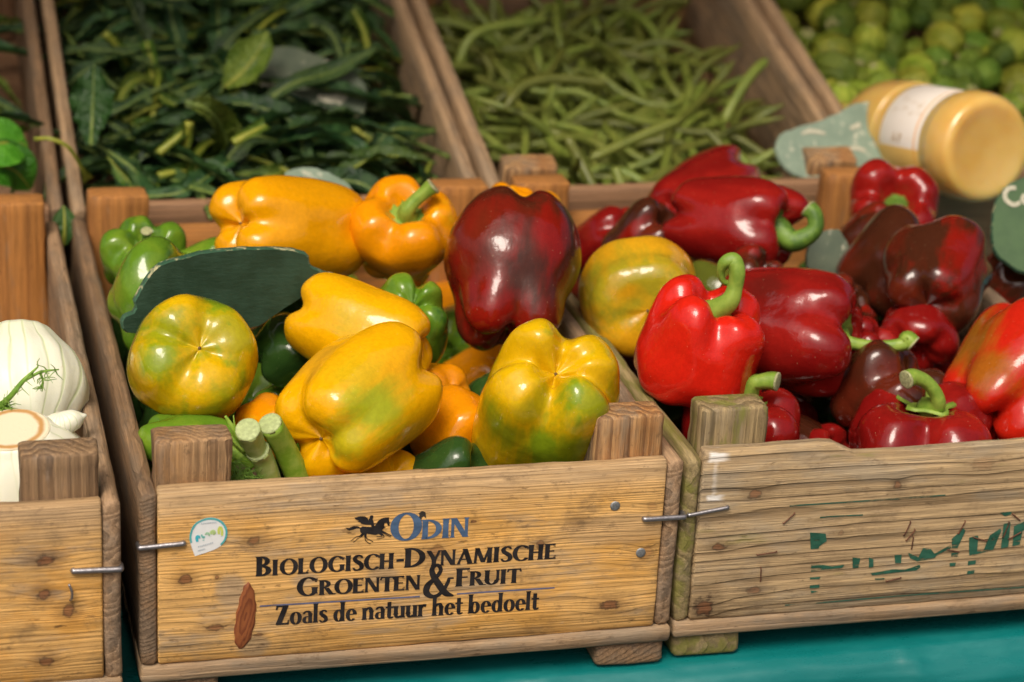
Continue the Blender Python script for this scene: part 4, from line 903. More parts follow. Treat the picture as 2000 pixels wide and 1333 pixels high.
for k in range(3):      # lighter young leaves, narrow
    L = .13 + .02 * k; b = rnd.uniform(-.05, .05)
    pts = [(-L / 2, b, 0), (-L * .2, 0, .018), (L * .15, -b * .4, .026), (L / 2, b * .3, .004)]
    me = leaf_mesh(pts, [.003, .008, .011, .001], cup=.9, crinkle=.003, seed=k + 20, rib=.003, wave=.2); me.materials[0], me.materials[1] = lf_young, lf_stalk; var.append(me)
for k in range(3):      # bare yellow green stalks
    L = .10 + .03 * k; b = rnd.uniform(-.03, .03)
    pts = [(-L / 2, b, 0), (-L * .2, 0, .012), (L * .2, -b * .5, .016), (L / 2, b, .004)]
    me = leaf_mesh(pts, [.002, .003, .004, .006], cup=.9, seed=k + 40, rib=.0042); me.materials[0], me.materials[1] = lf_young, lf_stalk; var.append(me)
def kale_top(x, y): return .055 + .045 * math.exp(-((y - .10) / .22) ** 2) + .05 * math.exp(-((y - .48) / .16) ** 2) + .016 * pnoise((x * 9, y * 9, 2.2))
N_KALE = 430
for i in range(N_KALE):
    lay = i / N_KALE
    x, y = rnd.uniform(.045, .355), rnd.uniform(.03, .57)
    k = rnd.randrange(6) if rnd.random() < (.75 if lay < .5 else .52) else 6 + rnd.randrange(6)
    z = kale_top(x, y) * (.35 + .65 * lay) + rnd.uniform(-.005, .012)
    p = row2(0, x, y, z)
    yaw = rnd.gauss(0, .55) + (math.pi if rnd.random() < .5 else 0) if rnd.random() < .62 else rnd.uniform(0, 6.28)
    o = bpy.data.objects.new('kale_leaf' if k < 9 else 'kale_stalk', var[k]); COL.objects.link(o)
    L_ = .17
    o.matrix_world = Matrix.Translation(p) @ TM @ Euler((rnd.gauss(0, .5), rnd.gauss(0, .28), yaw)).to_matrix().to_4x4() @ Matrix.Scale(rnd.uniform(.6, 1.0) * (1 if .09 < x < .31 else .75), 4)
    tag(o, 'dark kale leaf with pale rib in the heap' if k < 6 else ('light green young kale leaf in the heap' if k < 9 else 'yellow green bare kale stalk in the heap'), 'leaf' if k < 9 else 'stalk', 'kale heap in the crate behind the yellow peppers')
def px_leaf(name, label, cat, P, widths, mats, y0, nrm=None, group=None, **k):
    pts = [tuple(atY(u, v, y0 + dy)) for (u, v, dy) in P]
    return leaf(name, label, cat, pts, widths, mats, group, nrm=tuple(nrm or (VB * .9 + VU * .3)), **k)
px_leaf('kale_leaf', 'broad mid green leaf standing upright against the left side of the kale crate', 'leaf', ((178, 285, 0), (180, 240, .02), (182, 190, .03), (184, 125, .04)), [.004, .015, .022, .002], (lf_broad, lf_rib), .72, teeth=.3, wave=.25, crinkle=.004, seed=4, cup=.35)
px_leaf('kale_leaf', 'light green curved leaf arching in the middle of the kale', 'leaf', ((362, 200, -.02), (405, 215, -.02), (435, 255, 0), (447, 300, .01), (430, 350, .02)), [.004, .012, .017, .016, .003], (lf_young, lf_rib), .74, seed=6, crinkle=.004, cup=.5)
px_leaf('kale_leaf', 'bright green folded leaf tip at the top of the kale', 'leaf', ((440, 170, 0), (475, 140, 0), (505, 100, .01), (522, 62, .02)), [.004, .020, .018, .002], (lf_young, lf_stalk), .84, seed=8, cup=.6, crinkle=.004)
px_leaf('kale_leaf', 'long dark leaf crossing in front of the pale slate', 'leaf', ((480, 235, 0), (560, 170, 0), (650, 140, .02), (735, 95, .04)), [.003, .008, .011, .003], (lf_kale, lf_rib), .83, seed=9, cup=.4)
for i, (a, b, c, d) in enumerate(((310, 300, 375, 245), (360, 415, 385, 320), (370, 240, 355, 310), (400, 330, 420, 420), (310, 345, 365, 335), (455, 280, 520, 245), (300, 170, 285, 80), (205, 65, 250, 130), (720, 100, 690, 20))):
    px_leaf('kale_stalk', ['yellow green stalk slanting in the front of the kale', 'upright yellow stalk in the front clump of kale', 'short yellow stalk leaning on the front clump of kale', 'yellow green stalk pointing down beside the arching leaf', 'flat lying yellow stalk in the front clump of kale', 'yellow green stalk right of the arching leaf', 'thin upright stalk at the back left of the kale', 'pale yellow stalk near the left crate side', 'long yellow green stalk at the right back of the kale'][i], 'stalk', ((a, b, 0), ((a + c) / 2 + 4, (b + d) / 2 - 3, .004), (c, d, .01)), [.004, .006, .007], (lf_young, lf_stalk), .70 if b > 200 else .95, seed=i, rib=.0045, cup=.7, nl=14)
px_leaf('leafy_green', 'bright round leaf at the left edge behind the fennel crate', 'leaf', ((-70, 300, 0), (-20, 285, 0), (25, 278, .01), (54, 285, .02)), [.006, .026, .024, .002], (lf_bright, lf_stalk), .70, seed=2, cup=.15)
px_leaf('leafy_green', 'bright green leaf under the round one at the left edge', 'leaf', ((-60, 340, 0), (-10, 325, 0), (30, 335, .01), (60, 370, .02)), [.006, .024, .024, .002], (lf_bright, lf_stalk), .69, seed=3, cup=.3)
px_leaf('leafy_green', 'small green leaf caught between the fennel crate and the lettered crate', 'leaf', ((124, 478, 0), (126, 455, 0), (126, 425, .005), (124, 402, .01)), [.003, .009, .010, .001], (lf_broad, lf_stalk), .595, seed=5, cup=.3)
px_leaf('leafy_green', 'thin curling tendril over the crate sides at the left', 'leaf', ((68, 272, 0), (100, 272, -.01), (135, 290, -.01), (160, 330, 0), (172, 352, .01)), [.002, .002, .002, .002, .006], (lf_stalk, lf_stalk), .655, seed=6, rib=.0022)
for i in range(70):
    x, y = rnd.uniform(.06, .37), rnd.uniform(.03, .45)
    o = bpy.data.objects.new('leafy_green', var[6 + i % 3] if i % 2 else var[i % 6]); COL.objects.link(o)
    o.matrix_world = Matrix.Translation(row2(-.408, x, y, .05 + .04 * rnd.random() + .03 * (y < .2))) @ TM @ Euler((rnd.gauss(0, .5), rnd.gauss(0, .3), rnd.uniform(0, 6.28))).to_matrix().to_4x4() @ Matrix.Scale(.75, 4)
    tag(o, 'green leaf in the crate behind the fennel', 'leaf', 'leafy greens behind the fennel crate')

# ------------------------------------------------------------------ green beans
g = G('bean_green'); oi = g.n('ShaderNodeObjectInfo').outputs['Random']; nb_ = g.noise(g.co(), 40, 3, .6)
hs = g.n('ShaderNodeHueSaturation'); g.put(hs.inputs['Color'], g.mix(g.smooth(nb_, .35, .65), (.125, .165, .022), (.18, .215, .034))); g.put(hs.inputs['Value'], g.smooth(oi, 0, 1, .7, 1.3)); g.put(hs.inputs['Hue'], g.smooth(oi, 0, 1, .485, .51))
m_bean = g.set(Base_Color=hs.outputs[0], Roughness=.48, Normal=g.bump(g.noise(g.co(), 160, 3, .6), .3, .001))
bean_v = []
for k in range(8):
    L = rnd.uniform(.13, .20); c = rnd.uniform(-.06, .06) if k % 3 else rnd.choice((-1, 1)) * .085; tw = rnd.uniform(-.012, .012)
    pts = [(-L / 2, c * .7, 0), (-L * .3, c * .1, tw), (-L * .05, -c * .25, 0), (L * .2, -c * .05, -tw), (L * .4, c * .45, 0), (L / 2, c * .8, .002)]
    C = catmull(pts, 30); r = np.array([.0051 * min(1, (.12 + i / 2.6)) * min(1, (.10 + (29 - i) / 4.0)) * (1 + .06 * math.sin(i * 1.3 + k)) for i in range(30)])
    V, Fc = tube(C, r, 9, flat=.85); me = mesh_from(V, Fc); me.materials.append(m_bean); bean_v.append(me)
N_BEAN = 285
for i in range(N_BEAN):
    lay = i / N_BEAN
    x, y = rnd.uniform(.05, .35), rnd.uniform(.04, .565)
    surf = .118 - .09 * (y / .58) + .014 * pnoise((x * 10, y * 8, 5))
    z = max(.008, surf * (.25 + .75 * lay) + rnd.uniform(-.004, .006))
    yaw = rnd.uniform(0, 6.28)
    lim = .075 if abs(math.cos(yaw)) > .5 else 0
    x = min(max(x, .04 + lim), .36 - lim)
    o = bpy.data.objects.new('green_bean', bean_v[rnd.randrange(8)]); COL.objects.link(o)
    o.matrix_world = Matrix.Translation(row2(.408, x, y, z)) @ TM @ Euler((rnd.gauss(0, .7), rnd.gauss(0, .16), yaw)).to_matrix().to_4x4()
    tag(o, 'long green bean in the heap of beans', 'green bean', 'green beans in the crate')
def px_bean(label, P, y0, r=.0058):
    C = catmull([tuple(atY(u, v, y0 + d)) for u, v, d in P], 26); rr = [r * min(1, .15 + i / 2.6) * min(1, .15 + (25 - i) / 3) for i in range(26)]
    V, Fc = tube(C, rr, 9); tag(obj('green_bean', mesh_from(V, Fc), m_bean), label, 'green bean', 'beans lying on top')
px_bean('straight green bean pointing down to the right above the red peppers', ((1105, 265, .03), (1130, 310, .02), (1155, 360, .0), (1175, 400, -.02)), .67)
px_bean('long straight green bean slanting over the middle of the heap', ((1150, 312, 0), (1210, 285, .01), (1280, 255, .02), (1335, 232, .03)), .72)
px_bean('green bean arching over the right side of the heap', ((1500, 115, .05), (1465, 150, .03), (1430, 205, .01), (1412, 245, 0)), .78)
px_bean('short green bean hanging by the crate post', ((1200, 325, .02), (1212, 360, .01), (1218, 400, 0)), .66)
px_bean('green bean looping at the top of the heap', ((985, 215, 0), (1020, 170, .02), (1080, 155, .03), (1150, 160, .03), (1190, 165, .03)), .80)
px_bean('long curved green bean at the left of the heap', ((890, 140, .02), (915, 80, .03), (960, 55, .04), (1075, 38, .06)), .95)

# ------------------------------------------------------------------ brussels sprouts
lf_sp = leaf_mat('sprout_leaf', (.22, .30, .025), (.34, .38, .04), None, .5, 70); lf_sp2 = leaf_mat('sprout_leaf_dark', (.10, .19, .018), (.17, .26, .025), None, .5, 70)
m_butt = plain('sprout_butt', (.42, .40, .16), .8, var=.4, scale=300)
sp_v = []
for k in range(6):
    V = []; Fc = []; R0 = .0195
    nt_, na_ = 14, 22
    for i in range(nt_ + 1):
        t = math.pi * i / nt_
        for j in range(na_):
            a = 2 * math.pi * j / na_; r = R0 * (1 + .05 * pnoise((math.cos(a) * 2 + k, math.sin(a) * 2, i * .4)))
            V.append((r * math.sin(t) * math.cos(a), r * math.sin(t) * math.sin(a), r * 1.08 * math.cos(t)))
    for i in range(nt_):
        for j in range(na_):
            a, b = i * na_ + j, i * na_ + (j + 1) % na_; Fc.append((a, a + na_, b + na_, b))
    nleaf = 6
    for q in range(nleaf):       # wrapped outer leaves, each lifting at its rim
        a0 = q * 2 * math.pi / nleaf * 1.0 + k; base = len(V); nn, mm = 9, 9; lift = rnd.uniform(.0010, .0028)
        for i in range(nn):
            t = math.pi * (.98 - .80 * i / (nn - 1))
            for j in range(mm):
                s = j / (mm - 1) * 2 - 1; a = a0 + s * .95 * math.sin(math.pi * (.15 + .70 * i / (nn - 1)))
                rim = max(abs(s) ** 3, (i / (nn - 1)) ** 4)
                r = R0 * (1.03 + .012 * (q % 3)) + lift * rim + .0007 * pnoise((i * .8, j * .8, q + k * 9))
                V.append((r * math.sin(t) * math.cos(a), r * math.sin(t) * math.sin(a), r * 1.08 * math.cos(t)))
        for i in range(nn - 1):
            for j in range(mm - 1):
                c = base + i * mm + j; Fc.append((c, c + 1, c + 1 + mm, c + mm))
    me = mesh_from(V, Fc); me.materials.append((lf_sp, lf_sp2)[k % 2]); sp_v.append(me)
V, Fc = tube([(0, 0, -.0192), (0, 0, -.0222), (0, 0, -.0226)], [.0075, .0070, .0062], 12); butt = mesh_from(V, Fc); butt.materials.append(m_butt)
cnt = 0
for lay, zz in ((0, .045), (1, .068), (2, .092), (3, .112)):
    for j in range(20):
        for i in range(13):
            if cnt >= 300: break
            x = .03 + i * .0345 + (j % 2) * .017 + rnd.uniform(-.011, .011); y = .03 + j * .0345 + rnd.uniform(-.011, .011)
            top = .125 - .055 * (y / .58)
            if x > .375 or zz > top or zz < top - .030 or rnd.random() < .10: continue
            p = row2(.816, x, y, zz + rnd.uniform(-.009, .011) + .010)
            pc = MC.transposed() @ (p - CAM); U = 1000 + FPX * pc.x / -pc.z; W_ = 666.5 - FPX * pc.y / -pc.z
            if U > 2080 or W_ < -60: continue
            o = bpy.data.objects.new('brussels_sprout', sp_v[rnd.randrange(6)]); COL.objects.link(o); s = rnd.uniform(.68, 1.22)
            o.matrix_world = Matrix.Translation(p) @ Euler((rnd.uniform(0, 6), rnd.uniform(0, 6), rnd.uniform(0, 6))).to_matrix().to_4x4() @ Matrix.Scale(s, 4)
            tag(o, 'small green brussels sprout in the heap', 'brussels sprout', 'brussels sprouts in the crate')
            d = bpy.data.objects.new('cut_base', butt); COL.objects.link(d); d.parent = o
            cnt += 1

# ------------------------------------------------------------------ fennel
g = G('fennel_skin')
X, Y, Z = g.sep(g.co()); ang = g.math('ARCTAN2', Y, X)
wv = g.noise(g.vec('MULTIPLY', g.co(), (30, 30, 8)), 1, 2)
ln = g.math('ABSOLUTE', g.math('SINE', g.math('ADD', g.math('MULTIPLY', ang, 10.0), g.math('MULTIPLY', wv, 4.5))))
veins = g.math('MULTIPLY', g.smooth(ln, .40, .0), g.smooth(g.noise(g.vec('MULTIPLY', g.co(), (22, 22, 10)), 1, 2), .35, .6, .25, 1.0))
base_c = g.mix(g.smooth(Z, .02, .07, 0, .5), (.80, .80, .64), (.58, .67, .35))
col = g.mix(g.math('MULTIPLY', veins, .55), base_c, (.42, .54, .20))
brz = g.noise(g.co(), 55, 5, .7)
col = g.mix(g.smooth(brz, .62, .78, 0, .5), col, (.52, .40, .20))
m_fen = g.set(Base_Color=col, Roughness=.42, Normal=g.bump(g.math('ADD', g.math('MULTIPLY', veins, -1.0), g.noise(g.co(), 200, 2)), .25, .001), Subsurface_Weight=.15, Subsurface_Scale=.012, Subsurface_Radius=(1, .9, .5))
g = G('fennel_cut')
X, Y, Z = g.sep(g.co()); rr = g.math('SQRT', g.math('ADD', g.math('MULTIPLY', X, X), g.math('MULTIPLY', Y, Y)))
rr = g.math('ADD', rr, g.math('MULTIPLY', g.math('SUBTRACT', g.noise(g.co(), 90, 3), .5), .004))
ringm = g.math('MULTIPLY', g.smooth(rr, .0175, .0205), g.smooth(rr, .0245, .0215))
ring2 = g.math('MULTIPLY', g.smooth(rr, .027, .0285), g.smooth(rr, .0315, .0295))
col = g.mix(g.math('MAXIMUM', ringm, g.math('MULTIPLY', ring2, .8)), (.72, .66, .46), (.50, .27, .085))
m_fcut = g.set(Base_Color=col, Roughness=.6, Normal=g.bump(g.noise(g.co(), 250, 3), .3, .001))
m_fgreen = stem_mat('fennel_stalk_green', (.20, .37, .025), (.33, .48, .07)); m_fpale = stem_mat('fennel_stalk_pale', (.38, .50, .11), (.52, .60, .22)); m_frond = stem_mat('fennel_frond', (.13, .27, .03), (.22, .38, .06))
m_fend = plain('fennel_stalk_end', (.44, .52, .22), .6, var=.3, scale=350, bumpv=.4)
def fennel(label, loc, axis, R_, flat=.72, cut=False, L=1.0, stalks=3, seed=0, roll=0):
    root = thing('fennel_bulb', label, 'fennel', loc, rot_from_axis(axis, math.radians(roll)).to_euler(), 'fennel bulbs')
    prof = [(0, -.92), (.42, -.94), (.52, -.90), (.74, -.66), (.96, -.25), (1.0, .05), (.88, .42), (.66, .72), (.50, .95)]
    C = catmull(prof, 30); na_ = 64; V = []; Fc = []
    for i, (r, z) in enumerate(C):
        for j in range(na_):
            a = 2 * math.pi * j / na_
            k = 1 + .018 * math.sin(a * 13 + 1.5 * math.sin(z * 2)) + .05 * math.sin(a * 2 + z * 2.2 + seed) * (abs(z) < .9)
            V.append((r * R_ * k * math.cos(a), r * R_ * flat * k * math.sin(a), z * R_ * 1.05 * L))
    for i in range(29):
        for j in range(na_):
            a, b = i * na_ + j, i * na_ + (j + 1) % na_; Fc.append((a, b, b + na_, a + na_))
    Fc.append(tuple(range(29 * na_, 30 * na_)))
    obj('bulb', mesh_from(V, Fc), m_fen, root)
    zz = -.945 * R_ * 1.05 * L
    V = []; n = 40
    for f, dz in ((1.0, .002), (1.0, -.0004), (.95, -.0010)):
        for j in range(n): a = 2 * math.pi * j / n; V.append((.47 * R_ * f * math.cos(a), .47 * R_ * flat * f * math.sin(a), zz + dz))
    Fc = [(q * n + j, (q + 1) * n + j, (q + 1) * n + (j + 1) % n, q * n + (j + 1) % n) for q in range(2) for j in range(n)] + [tuple(range(3 * n - 1, 2 * n - 1, -1))]
    obj('root_cut', mesh_from(V, Fc, False), m_fcut, root)
    for s in range(stalks):
        a = (s - (stalks - 1) / 2) * .55; p0 = np.array((math.sin(a) * R_ * .25, 0, R_ * .6 * L)); d = np.array((math.sin(a) * .8, .12 * (s - 1), 1.0))
        V, Fc = tube([p0, p0 + d * R_ * .5, p0 + d * R_ * 1.0], [R_ * .30, R_ * .24, R_ * .20], 14)
        so = obj('stalk', mesh_from(V, Fc), m_fpale, root)
        e = p0 + d * R_ * 1.0; V, Fc = tube([e - d * .001, e + d * .001, e + d * .0015], [R_ * .195, R_ * .195, R_ * .18], 14); obj('stalk_end', mesh_from(V, Fc), m_fend, so)
    return root
fennel('ribbed white fennel bulb with a thin green sprig across it', atY(38, 765, .17), vv(-.12, .90, -.42), .049, .95, seed=1, stalks=0)
fennel('fennel bulb at the back, only its pale top showing', atY(10, 738, .29), vv(-.5, .2, -.85), .050, .8, seed=2, roll=60)
fennel('white fennel bulb with the brown ringed root cut facing up', atY(42, 955, .095), vv(.0, -.80, -.58), .058, .88, L=.95, seed=3, stalks=2)
fh = thing('fennel_stalk', 'pale fennel stub with a pointed green tip beside the root cut', 'fennel', atY(115, 835, .10))
C = catmull([tuple(atY(u, v, .10 + d) - fh.location) for u, v, d in ((60, 880, .01), (95, 845, 0), (125, 828, 0), (150, 818, 0), (169, 811, .0))], 24)
V, Fc = tube(C, np.interp(np.linspace(0, 1, 24), [0, .4, .75, .92, 1], [.014, .013, .009, .003, .0012]), 14, flat=.8); obj('stalk', mesh_from(V, Fc), m_fen, fh)
def frond(name, label, paths, mat, cat='fennel', r=.0006, hairs=0, hl=.006, seed=1, y0=.1, group=None):
    root = thing(name, label, cat, atY(paths[0][0][0], paths[0][0][1], y0), group=group)
    rn = random.Random(seed)
    for P in paths:
        pts = [tuple(atY(u, v, y0 + d) - root.location) for u, v, d, w in P]
        C = catmull([(*p, q[3]) for p, q in zip(pts, P)], 20); V, Fc = tube(C[:, :3], C[:, 3] * r, 6)
        if hairs:
            for q in range(hairs):
                k = rn.randrange(5, 20); p = C[k, :3]; d = np.array(vv(rn.uniform(-1, 1), rn.uniform(-.9, .5), rn.uniform(-.2, .8))); d /= np.linalg.norm(d); e = np.array(vv(rn.uniform(-1, 1), rn.uniform(-1, .5), rn.uniform(-.3, .5))) * .4
                tv, tf = tube([p, p + d * hl * .5, p + (d + e) * hl], [r * .8, r * .6, r * .3], 4, cap=False)
                b = len(V); V = list(V) + list(tv); Fc = Fc + [tuple(b + i for i in f) for f in tf]
        obj('branch', mesh_from(V, Fc), mat, root)
    return root
frond('fennel_sprig', 'thin green fennel sprig lying across the ribbed white bulb', [[(-10, 805, 0, 4), (20, 775, -.01, 3.2), (45, 745, -.012, 2.6), (74, 717, -.012, 1)], [(50, 742, -.012, 2), (80, 727, -.014, 1.6), (115, 722, -.012, .8)], [(78, 728, -.013, 1.6), (84, 745, -.014, 1.2), (82, 765, -.014, .7)]], m_frond, r=.00065, hairs=10, hl=.008, y0=.118)
frond('fennel_sprig', 'feathery fennel green at the left edge below the sprig', [[(-20, 800, 0, 2), (0, 790, 0, 1.5), (15, 795, 0, 1)], [(-20, 780, 0, 2), (0, 800, 0, 1.5), (12, 805, -.005, 1)]], m_frond, hairs=70, hl=.012, y0=.115, seed=5)
# cut stalks by the corner post of the lettered crate
fs = thing('fennel_stalk', 'two cut pale green fennel stalks by the left front corner post', 'fennel', atY(520, 940, .05))
def stalk(P, rr, mat, y0):
    C = catmull([tuple(atY(u, v, y0 + d) - fs.location) for u, v, d in P], 18); V, Fc = tube(C, np.interp(np.linspace(0, 1, 18), np.linspace(0, 1, len(rr)), rr), 18, ridges=.03)
    so = obj('stalk', mesh_from(V, Fc), mat, fs)
    e = C[-1]; tn = C[-1] - C[-2]; tn /= np.linalg.norm(tn)
    V, Fc = tube([e - tn * .001, e + tn * .0007, e + tn * .0011], [rr[-1] * 1.0, rr[-1] * .99, rr[-1] * .88], 18); obj('stalk_end', mesh_from(V, Fc, True), m_fend, so)
stalk(((615, 1010, .02), (585, 940, .012), (555, 875, .004), (527, 828, -.008)), [.0098, .0092, .0088, .0090], m_fgreen, .058)
stalk(((545, 1010, .02), (530, 945, .012), (512, 895, .005), (503, 880, 0)), [.0088, .0080, .0084, .0090], m_fpale, .050)
stalk(((508, 890, .006), (498, 872, .002), (490, 855, -.003), (484, 840, -.010)), [.0070, .0080, .0088, .0092], m_fpale, .047)
stalk(((495, 905, .006), (470, 890, .006), (440, 876, .01)), [.0055, .005, .005], m_fgreen, .052)
frond('fennel_sprig', 'feathery green fennel fronds beside the cut stalks', [[(480, 920, .004, 3), (465, 930, 0, 2), (452, 950, 0, 1)], [(482, 915, 0, 3), (478, 935, 0, 2), (476, 955, -.004, 1)], [(485, 915, 0, 3), (496, 935, 0, 2), (505, 955, 0, 1)], [(470, 905, 0, 3), (455, 905, 0, 2), (446, 912, 0, 1)], [(485, 925, 0, 3), (462, 940, 0, 2), (448, 940, 0, 1)]], m_frond, hairs=60, hl=.011, r=.00042, y0=.050, seed=9)
frond('fennel_sprig', 'small upright fennel shoots left of the cut stalks', [[(475, 868, 0, 5), (462, 850, 0, 4.5), (452, 832, 0, 4), (440, 813, 0, 2)], [(462, 848, 0, 2.5), (458, 830, 0, 1.5), (456, 812, 0, .8)], [(464, 840, 0, 3), (472, 833, 0, 2.5), (476, 826, 0, 1)], [(480, 880, 0, 6), (460, 862, .004, 5), (445, 850, .006, 4)]], m_fgreen, r=.0005, y0=.052, seed=4)

# ------------------------------------------------------------------ slates (price signs) and the juice bottle
def slate_mat(name, a, b, chalk=None, ca=.0):
    g = G(name)
    n = g.noise(g.co(), 35, 5, .65); sc_ = g.noise(g.vec('MULTIPLY', g.co(), (60, 60, 200)), 1, 4, .7)
    col = g.mix(g.smooth(n, .35, .68), a, b)
    if ca: col = g.mix(g.smooth(g.noise(g.co(), 90, 5, .7), .62 - ca * .2, .72 - ca * .2, 0, .8), col, chalk)
    return g.set(Base_Color=col, Roughness=g.smooth(n, .3, .7, .45, .65), Normal=g.bump(g.math('ADD', n, sc_), .4, .0015), Specular_IOR_Level=.4)
sl_dark = slate_mat('slate_dark', (.012, .034, .016), (.019, .052, .027), (.2, .2, .12), .0); sl_pale = slate_mat('slate_pale', (.17, .235, .17), (.22, .29, .21), (.55, .53, .40), .25)
sl_grey = slate_mat('slate_grey', (.075, .10, .065), (.11, .135, .085), (.5, .48, .36), .1); sl_green = slate_mat('slate_green', (.045, .095, .035), (.065, .125, .048), (.4, .36, .16), .0)
sl_rim = slate_mat('slate_rim', (.03, .09, .05), (.05, .12, .07), (.55, .5, .28), .55); m_chalk = plain('chalk_paint', (.52, .50, .37), .9, var=.25, scale=400, bumpv=.4)
def slate(label, P, point, nrm, th, mat, rim=None, marks=(), chips=True, smooth_n=60):
    nrm = Vector(nrm).normalized()
    C = [tuple(p) for p in catmull(P + [P[0]], smooth_n)][:-1]
    rn = random.Random(len(P)); poly = [atP(u + rn.uniform(-1.2, 1.2), v + rn.uniform(-1.2, 1.2), point, nrm) for u, v in C]
    base = sum(poly, Vector()) / len(poly)
    root = thing('slate_sign', label, 'sign', base)
    V, Fc = slab([p - base for p in poly], nrm, th, .02)
    me = mesh_from(V, Fc, False); b = obj('board', me, mat, root)
    if rim:
        me.materials.append(rim)
        for p in me.polygons:
            if abs(p.normal.dot(nrm)) < .8: p.material_index = 1
    for m in marks:
        polys = brush([(u, v, w) for u, v, w in m], max(14, 5 * len(m)))
        V = []; Fc = []
        for i, q in enumerate(polys):
            k = len(V); V += [atP(u, v, point, nrm) - base + nrm * (.0008 + .00003 * (i % 5)) for u, v in q]; Fc.append((k, k + 1, k + 2, k + 3))
        obj('chalk_mark', mesh_from(V, Fc, False), m_chalk, root)
    return root
slate('dark green slate leaning over the peppers, its worn rim up', [(262, 590), (300, 528), (360, 503), (430, 490), (500, 486), (565, 488), (602, 500), (608, 520), (640, 535), (656, 543), (600, 575), (540, 615), (500, 640), (400, 655), (300, 655), (245, 650), (238, 625), (262, 610)], atY(440, 560, .235), (0.02, -1, .10), .011, sl_dark, sl_rim)
slate('pale grey green slate half buried in the kale', [(505, 150), (525, 100), (560, 90), (620, 108), (690, 140), (720, 185), (700, 225), (640, 215), (560, 180), (515, 168)], atY(600, 150, .87), (-.1, -.62, .78), .006, sl_grey, sl_rim, marks=[[(508, 165, 10), (545, 162, 9), (590, 150, 8), (640, 122, 6)], [(620, 190, 8), (645, 195, 16), (672, 188, 14), (660, 205, 8)]])
slate('blue green slate with a pale rim behind the largest yellow pepper', [(545, 360), (560, 335), (600, 326), (650, 340), (690, 370), (700, 420), (600, 420), (550, 400)], atY(620, 370, .56), (0, -.5, .85), .006, sl_pale, sl_pale)
slate('pale green slate with chalk traces under the bottle', [(1512, 290), (1525, 262), (1560, 248), (1610, 232), (1680, 200), (1740, 205), (1790, 260), (1780, 330), (1700, 345), (1590, 352), (1535, 330)], atY(1640, 280, .66), (-.05, -.72, .70), .006, sl_pale, sl_pale, marks=[[(1565, 262, 5), (1585, 257, 9), (1612, 262, 5)], [(1660, 252, 8), (1680, 244, 10)], [(1640, 300, 7), (1668, 290, 9), (1690, 296, 6)]])
slate('green slate sign lettered in cream at the right edge', [(1937, 440), (1945, 395), (1965, 365), (2000, 345), (2060, 335), (2110, 380), (2120, 470), (2080, 540), (2000, 532), (1955, 505), (1940, 480)], atY(2000, 440, .33), (-.10, -.80, .60), .007, sl_green, sl_rim, marks=[[(1984, 368, 8), (1970, 369, 9), (1962, 380, 9), (1966, 393, 9), (1980, 401, 9), (1992, 396, 8)], [(2001, 380, 8), (1996, 390, 8), (2003, 398, 8), (2013, 396, 8), (2014, 380, 8), (2005, 372, 8)]])
slate('small grey green slate corner between the red peppers', [(1576, 520), (1580, 480), (1600, 455), (1640, 450), (1660, 500), (1630, 540), (1590, 540)], atY(1600, 500, .40), (0, -.8, .6), .006, sl_grey, sl_grey)

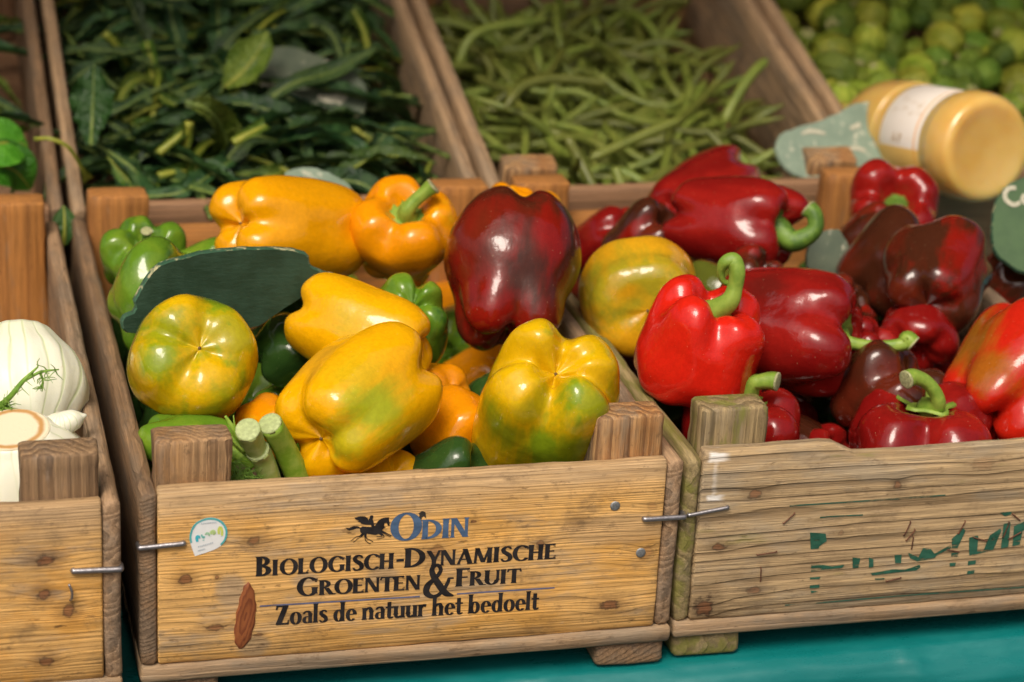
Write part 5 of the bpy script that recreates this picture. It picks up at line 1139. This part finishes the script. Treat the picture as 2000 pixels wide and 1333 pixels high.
def juice_bottle(label, near_px, Y, axis, R_=.049):
    p = atY(*near_px, Y); ax = vv(*axis).normalized()
    root = thing('juice_bottle', label, 'bottle', p, rot_from_axis(ax, 0).to_euler())
    prof = [(0, .006), (.55, .004), (.80, .001), (.93, .004), (1.0, .014), (1.02, .024), (1.015, .034), (.965, .042), (.96, .120), (1.0, .128), (1.01, .150), (.97, .172), (.84, .195), (.62, .215), (.42, .230), (.36, .245), (.36, .262)]
    def lathe(pr, n=56, sc=1.0, off=0.0):
        C = catmull([(r * R_ * sc, z) for r, z in pr], 64); V = []; Fc = []
        for (r, z) in C:
            for j in range(n): a = 2 * math.pi * j / n; V.append((max(r, 0) * math.cos(a), max(r, 0) * math.sin(a), z))
        for i in range(63):
            for j in range(n): a, b = i * n + j, i * n + (j + 1) % n; Fc.append((a, b, b + n, a + n))
        return mesh_from(V, Fc)
    g = G('bottle_glass')
    g.set(Base_Color=(.62, .34, .075), Roughness=.25, Subsurface_Weight=.8, Subsurface_Scale=.04, Subsurface_Radius=(1, .6, .2), Coat_Weight=1.0, Coat_Roughness=.03, Coat_IOR=1.5, Specular_IOR_Level=.4)
    n = g.noise(g.co(), 14, 3, .6); g.put(g.bsdf.inputs['Base Color'], g.mix(g.smooth(n, .3, .7), (.64, .375, .085), (.70, .46, .14)))
    obj('juice_filled_glass', lathe(prof), g.m, root)
    # paper label wrapped round the middle: white above, yellow below, thin orange rule
    g = G('bottle_label'); X, Y_, Z = g.sep(g.co()); ang = g.math('ARCTAN2', Y_, X)
    nn = g.noise(g.vec('MULTIPLY', g.co(), (90, 90, 160)), 1, 4, .7)
    dots = g.smooth(nn, .60, .68, 0, .35)
    lab = (inv_dir := (rot_from_axis(ax, 0).transposed() @ VU)); a0 = math.atan2(lab.y, lab.x)
    up = g.math('ADD', g.math('MULTIPLY', X, math.cos(a0)), g.math('MULTIPLY', Y_, math.sin(a0)))
    left = rot_from_axis(ax, 0).transposed() @ (-VR); al = math.atan2(left.y, left.x)
    lf = g.math('ADD', g.math('MULTIPLY', X, math.cos(al)), g.math('MULTIPLY', Y_, math.sin(al)))
    col = g.mix(g.smooth(up, -.009, -.0085), (.78, .50, .13), g.mix(dots, (.80, .74, .66), (.70, .50, .25)))
    col = g.mix(g.math('MULTIPLY', g.smooth(Z, .0515, .052), g.smooth(Z, .0545, .054)), col, (.75, .36, .06))
    g.set(Base_Color=col, Roughness=.55)
    C = [(.966, .046), (.972, .0465), (.972, .113), (.966, .1135)]; V = []; Fc = []
    nsg = 72
    for (r, z) in C:
        for j in range(nsg): a = 2 * math.pi * j / nsg; V.append((r * R_ * math.cos(a), r * R_ * math.sin(a), z))
    for i in range(3):
        for j in range(nsg): a, b = i * nsg + j, i * nsg + (j + 1) % nsg; Fc.append((a, b, b + nsg, a + nsg))
    lo = obj('label', mesh_from(V, Fc), g.m, root)
    # faint ornament and the letters A P printed on the paper
    mp = plain('label_print', (.52, .36, .18), .6, var=.3, scale=300, bumpv=0)
    aL = al + .10
    def on_label(polys, zc, ac, hh):
        V = []; Fc = []
        for i, p in enumerate(polys):
            k = len(V); rr_ = R_ * .972 + .0004 + .00002 * (i % 7)
            for (x, y) in p: a = ac - (y - .5) * hh / R_ * sgn; V.append((rr_ * math.cos(a), rr_ * math.sin(a), zc - x * hh))
            Fc.append(tuple(range(k, k + len(p))))
        obj('label_print', mesh_from(V, Fc, False), mp, lo)
    upv = rot_from_axis(ax, 0).transposed() @ VU; da = (math.atan2(upv.y, upv.x) - al + math.pi) % (2 * math.pi) - math.pi; sgn = -1 if da > 0 else 1
    on_label(GLY['A'][0], .092, aL, .010); on_label(GLY['P'][0], .080, aL, .010)
    for q in range(7): on_label(brush([(0, 0, .10), (.5, .7 * math.sin(q), .12), (1.1, .2, .08)], 10), .104 - q * .007, al + da * (.42 + .12 * (q % 2)), .007)
    V, Fc = tube([(0, 0, .258), (0, 0, .262), (0, 0, .282), (0, 0, .284)], [.0205, .0215, .0215, .0195], 40); obj('cap', mesh_from(V, Fc, False), plain('cap_gold', (.65, .45, .12), .35, .8), root)
    return root
juice_bottle('lying bottle of cloudy apple juice with a cream label', (1932, 292), .55, (-.43, .19, -.88), .0555)
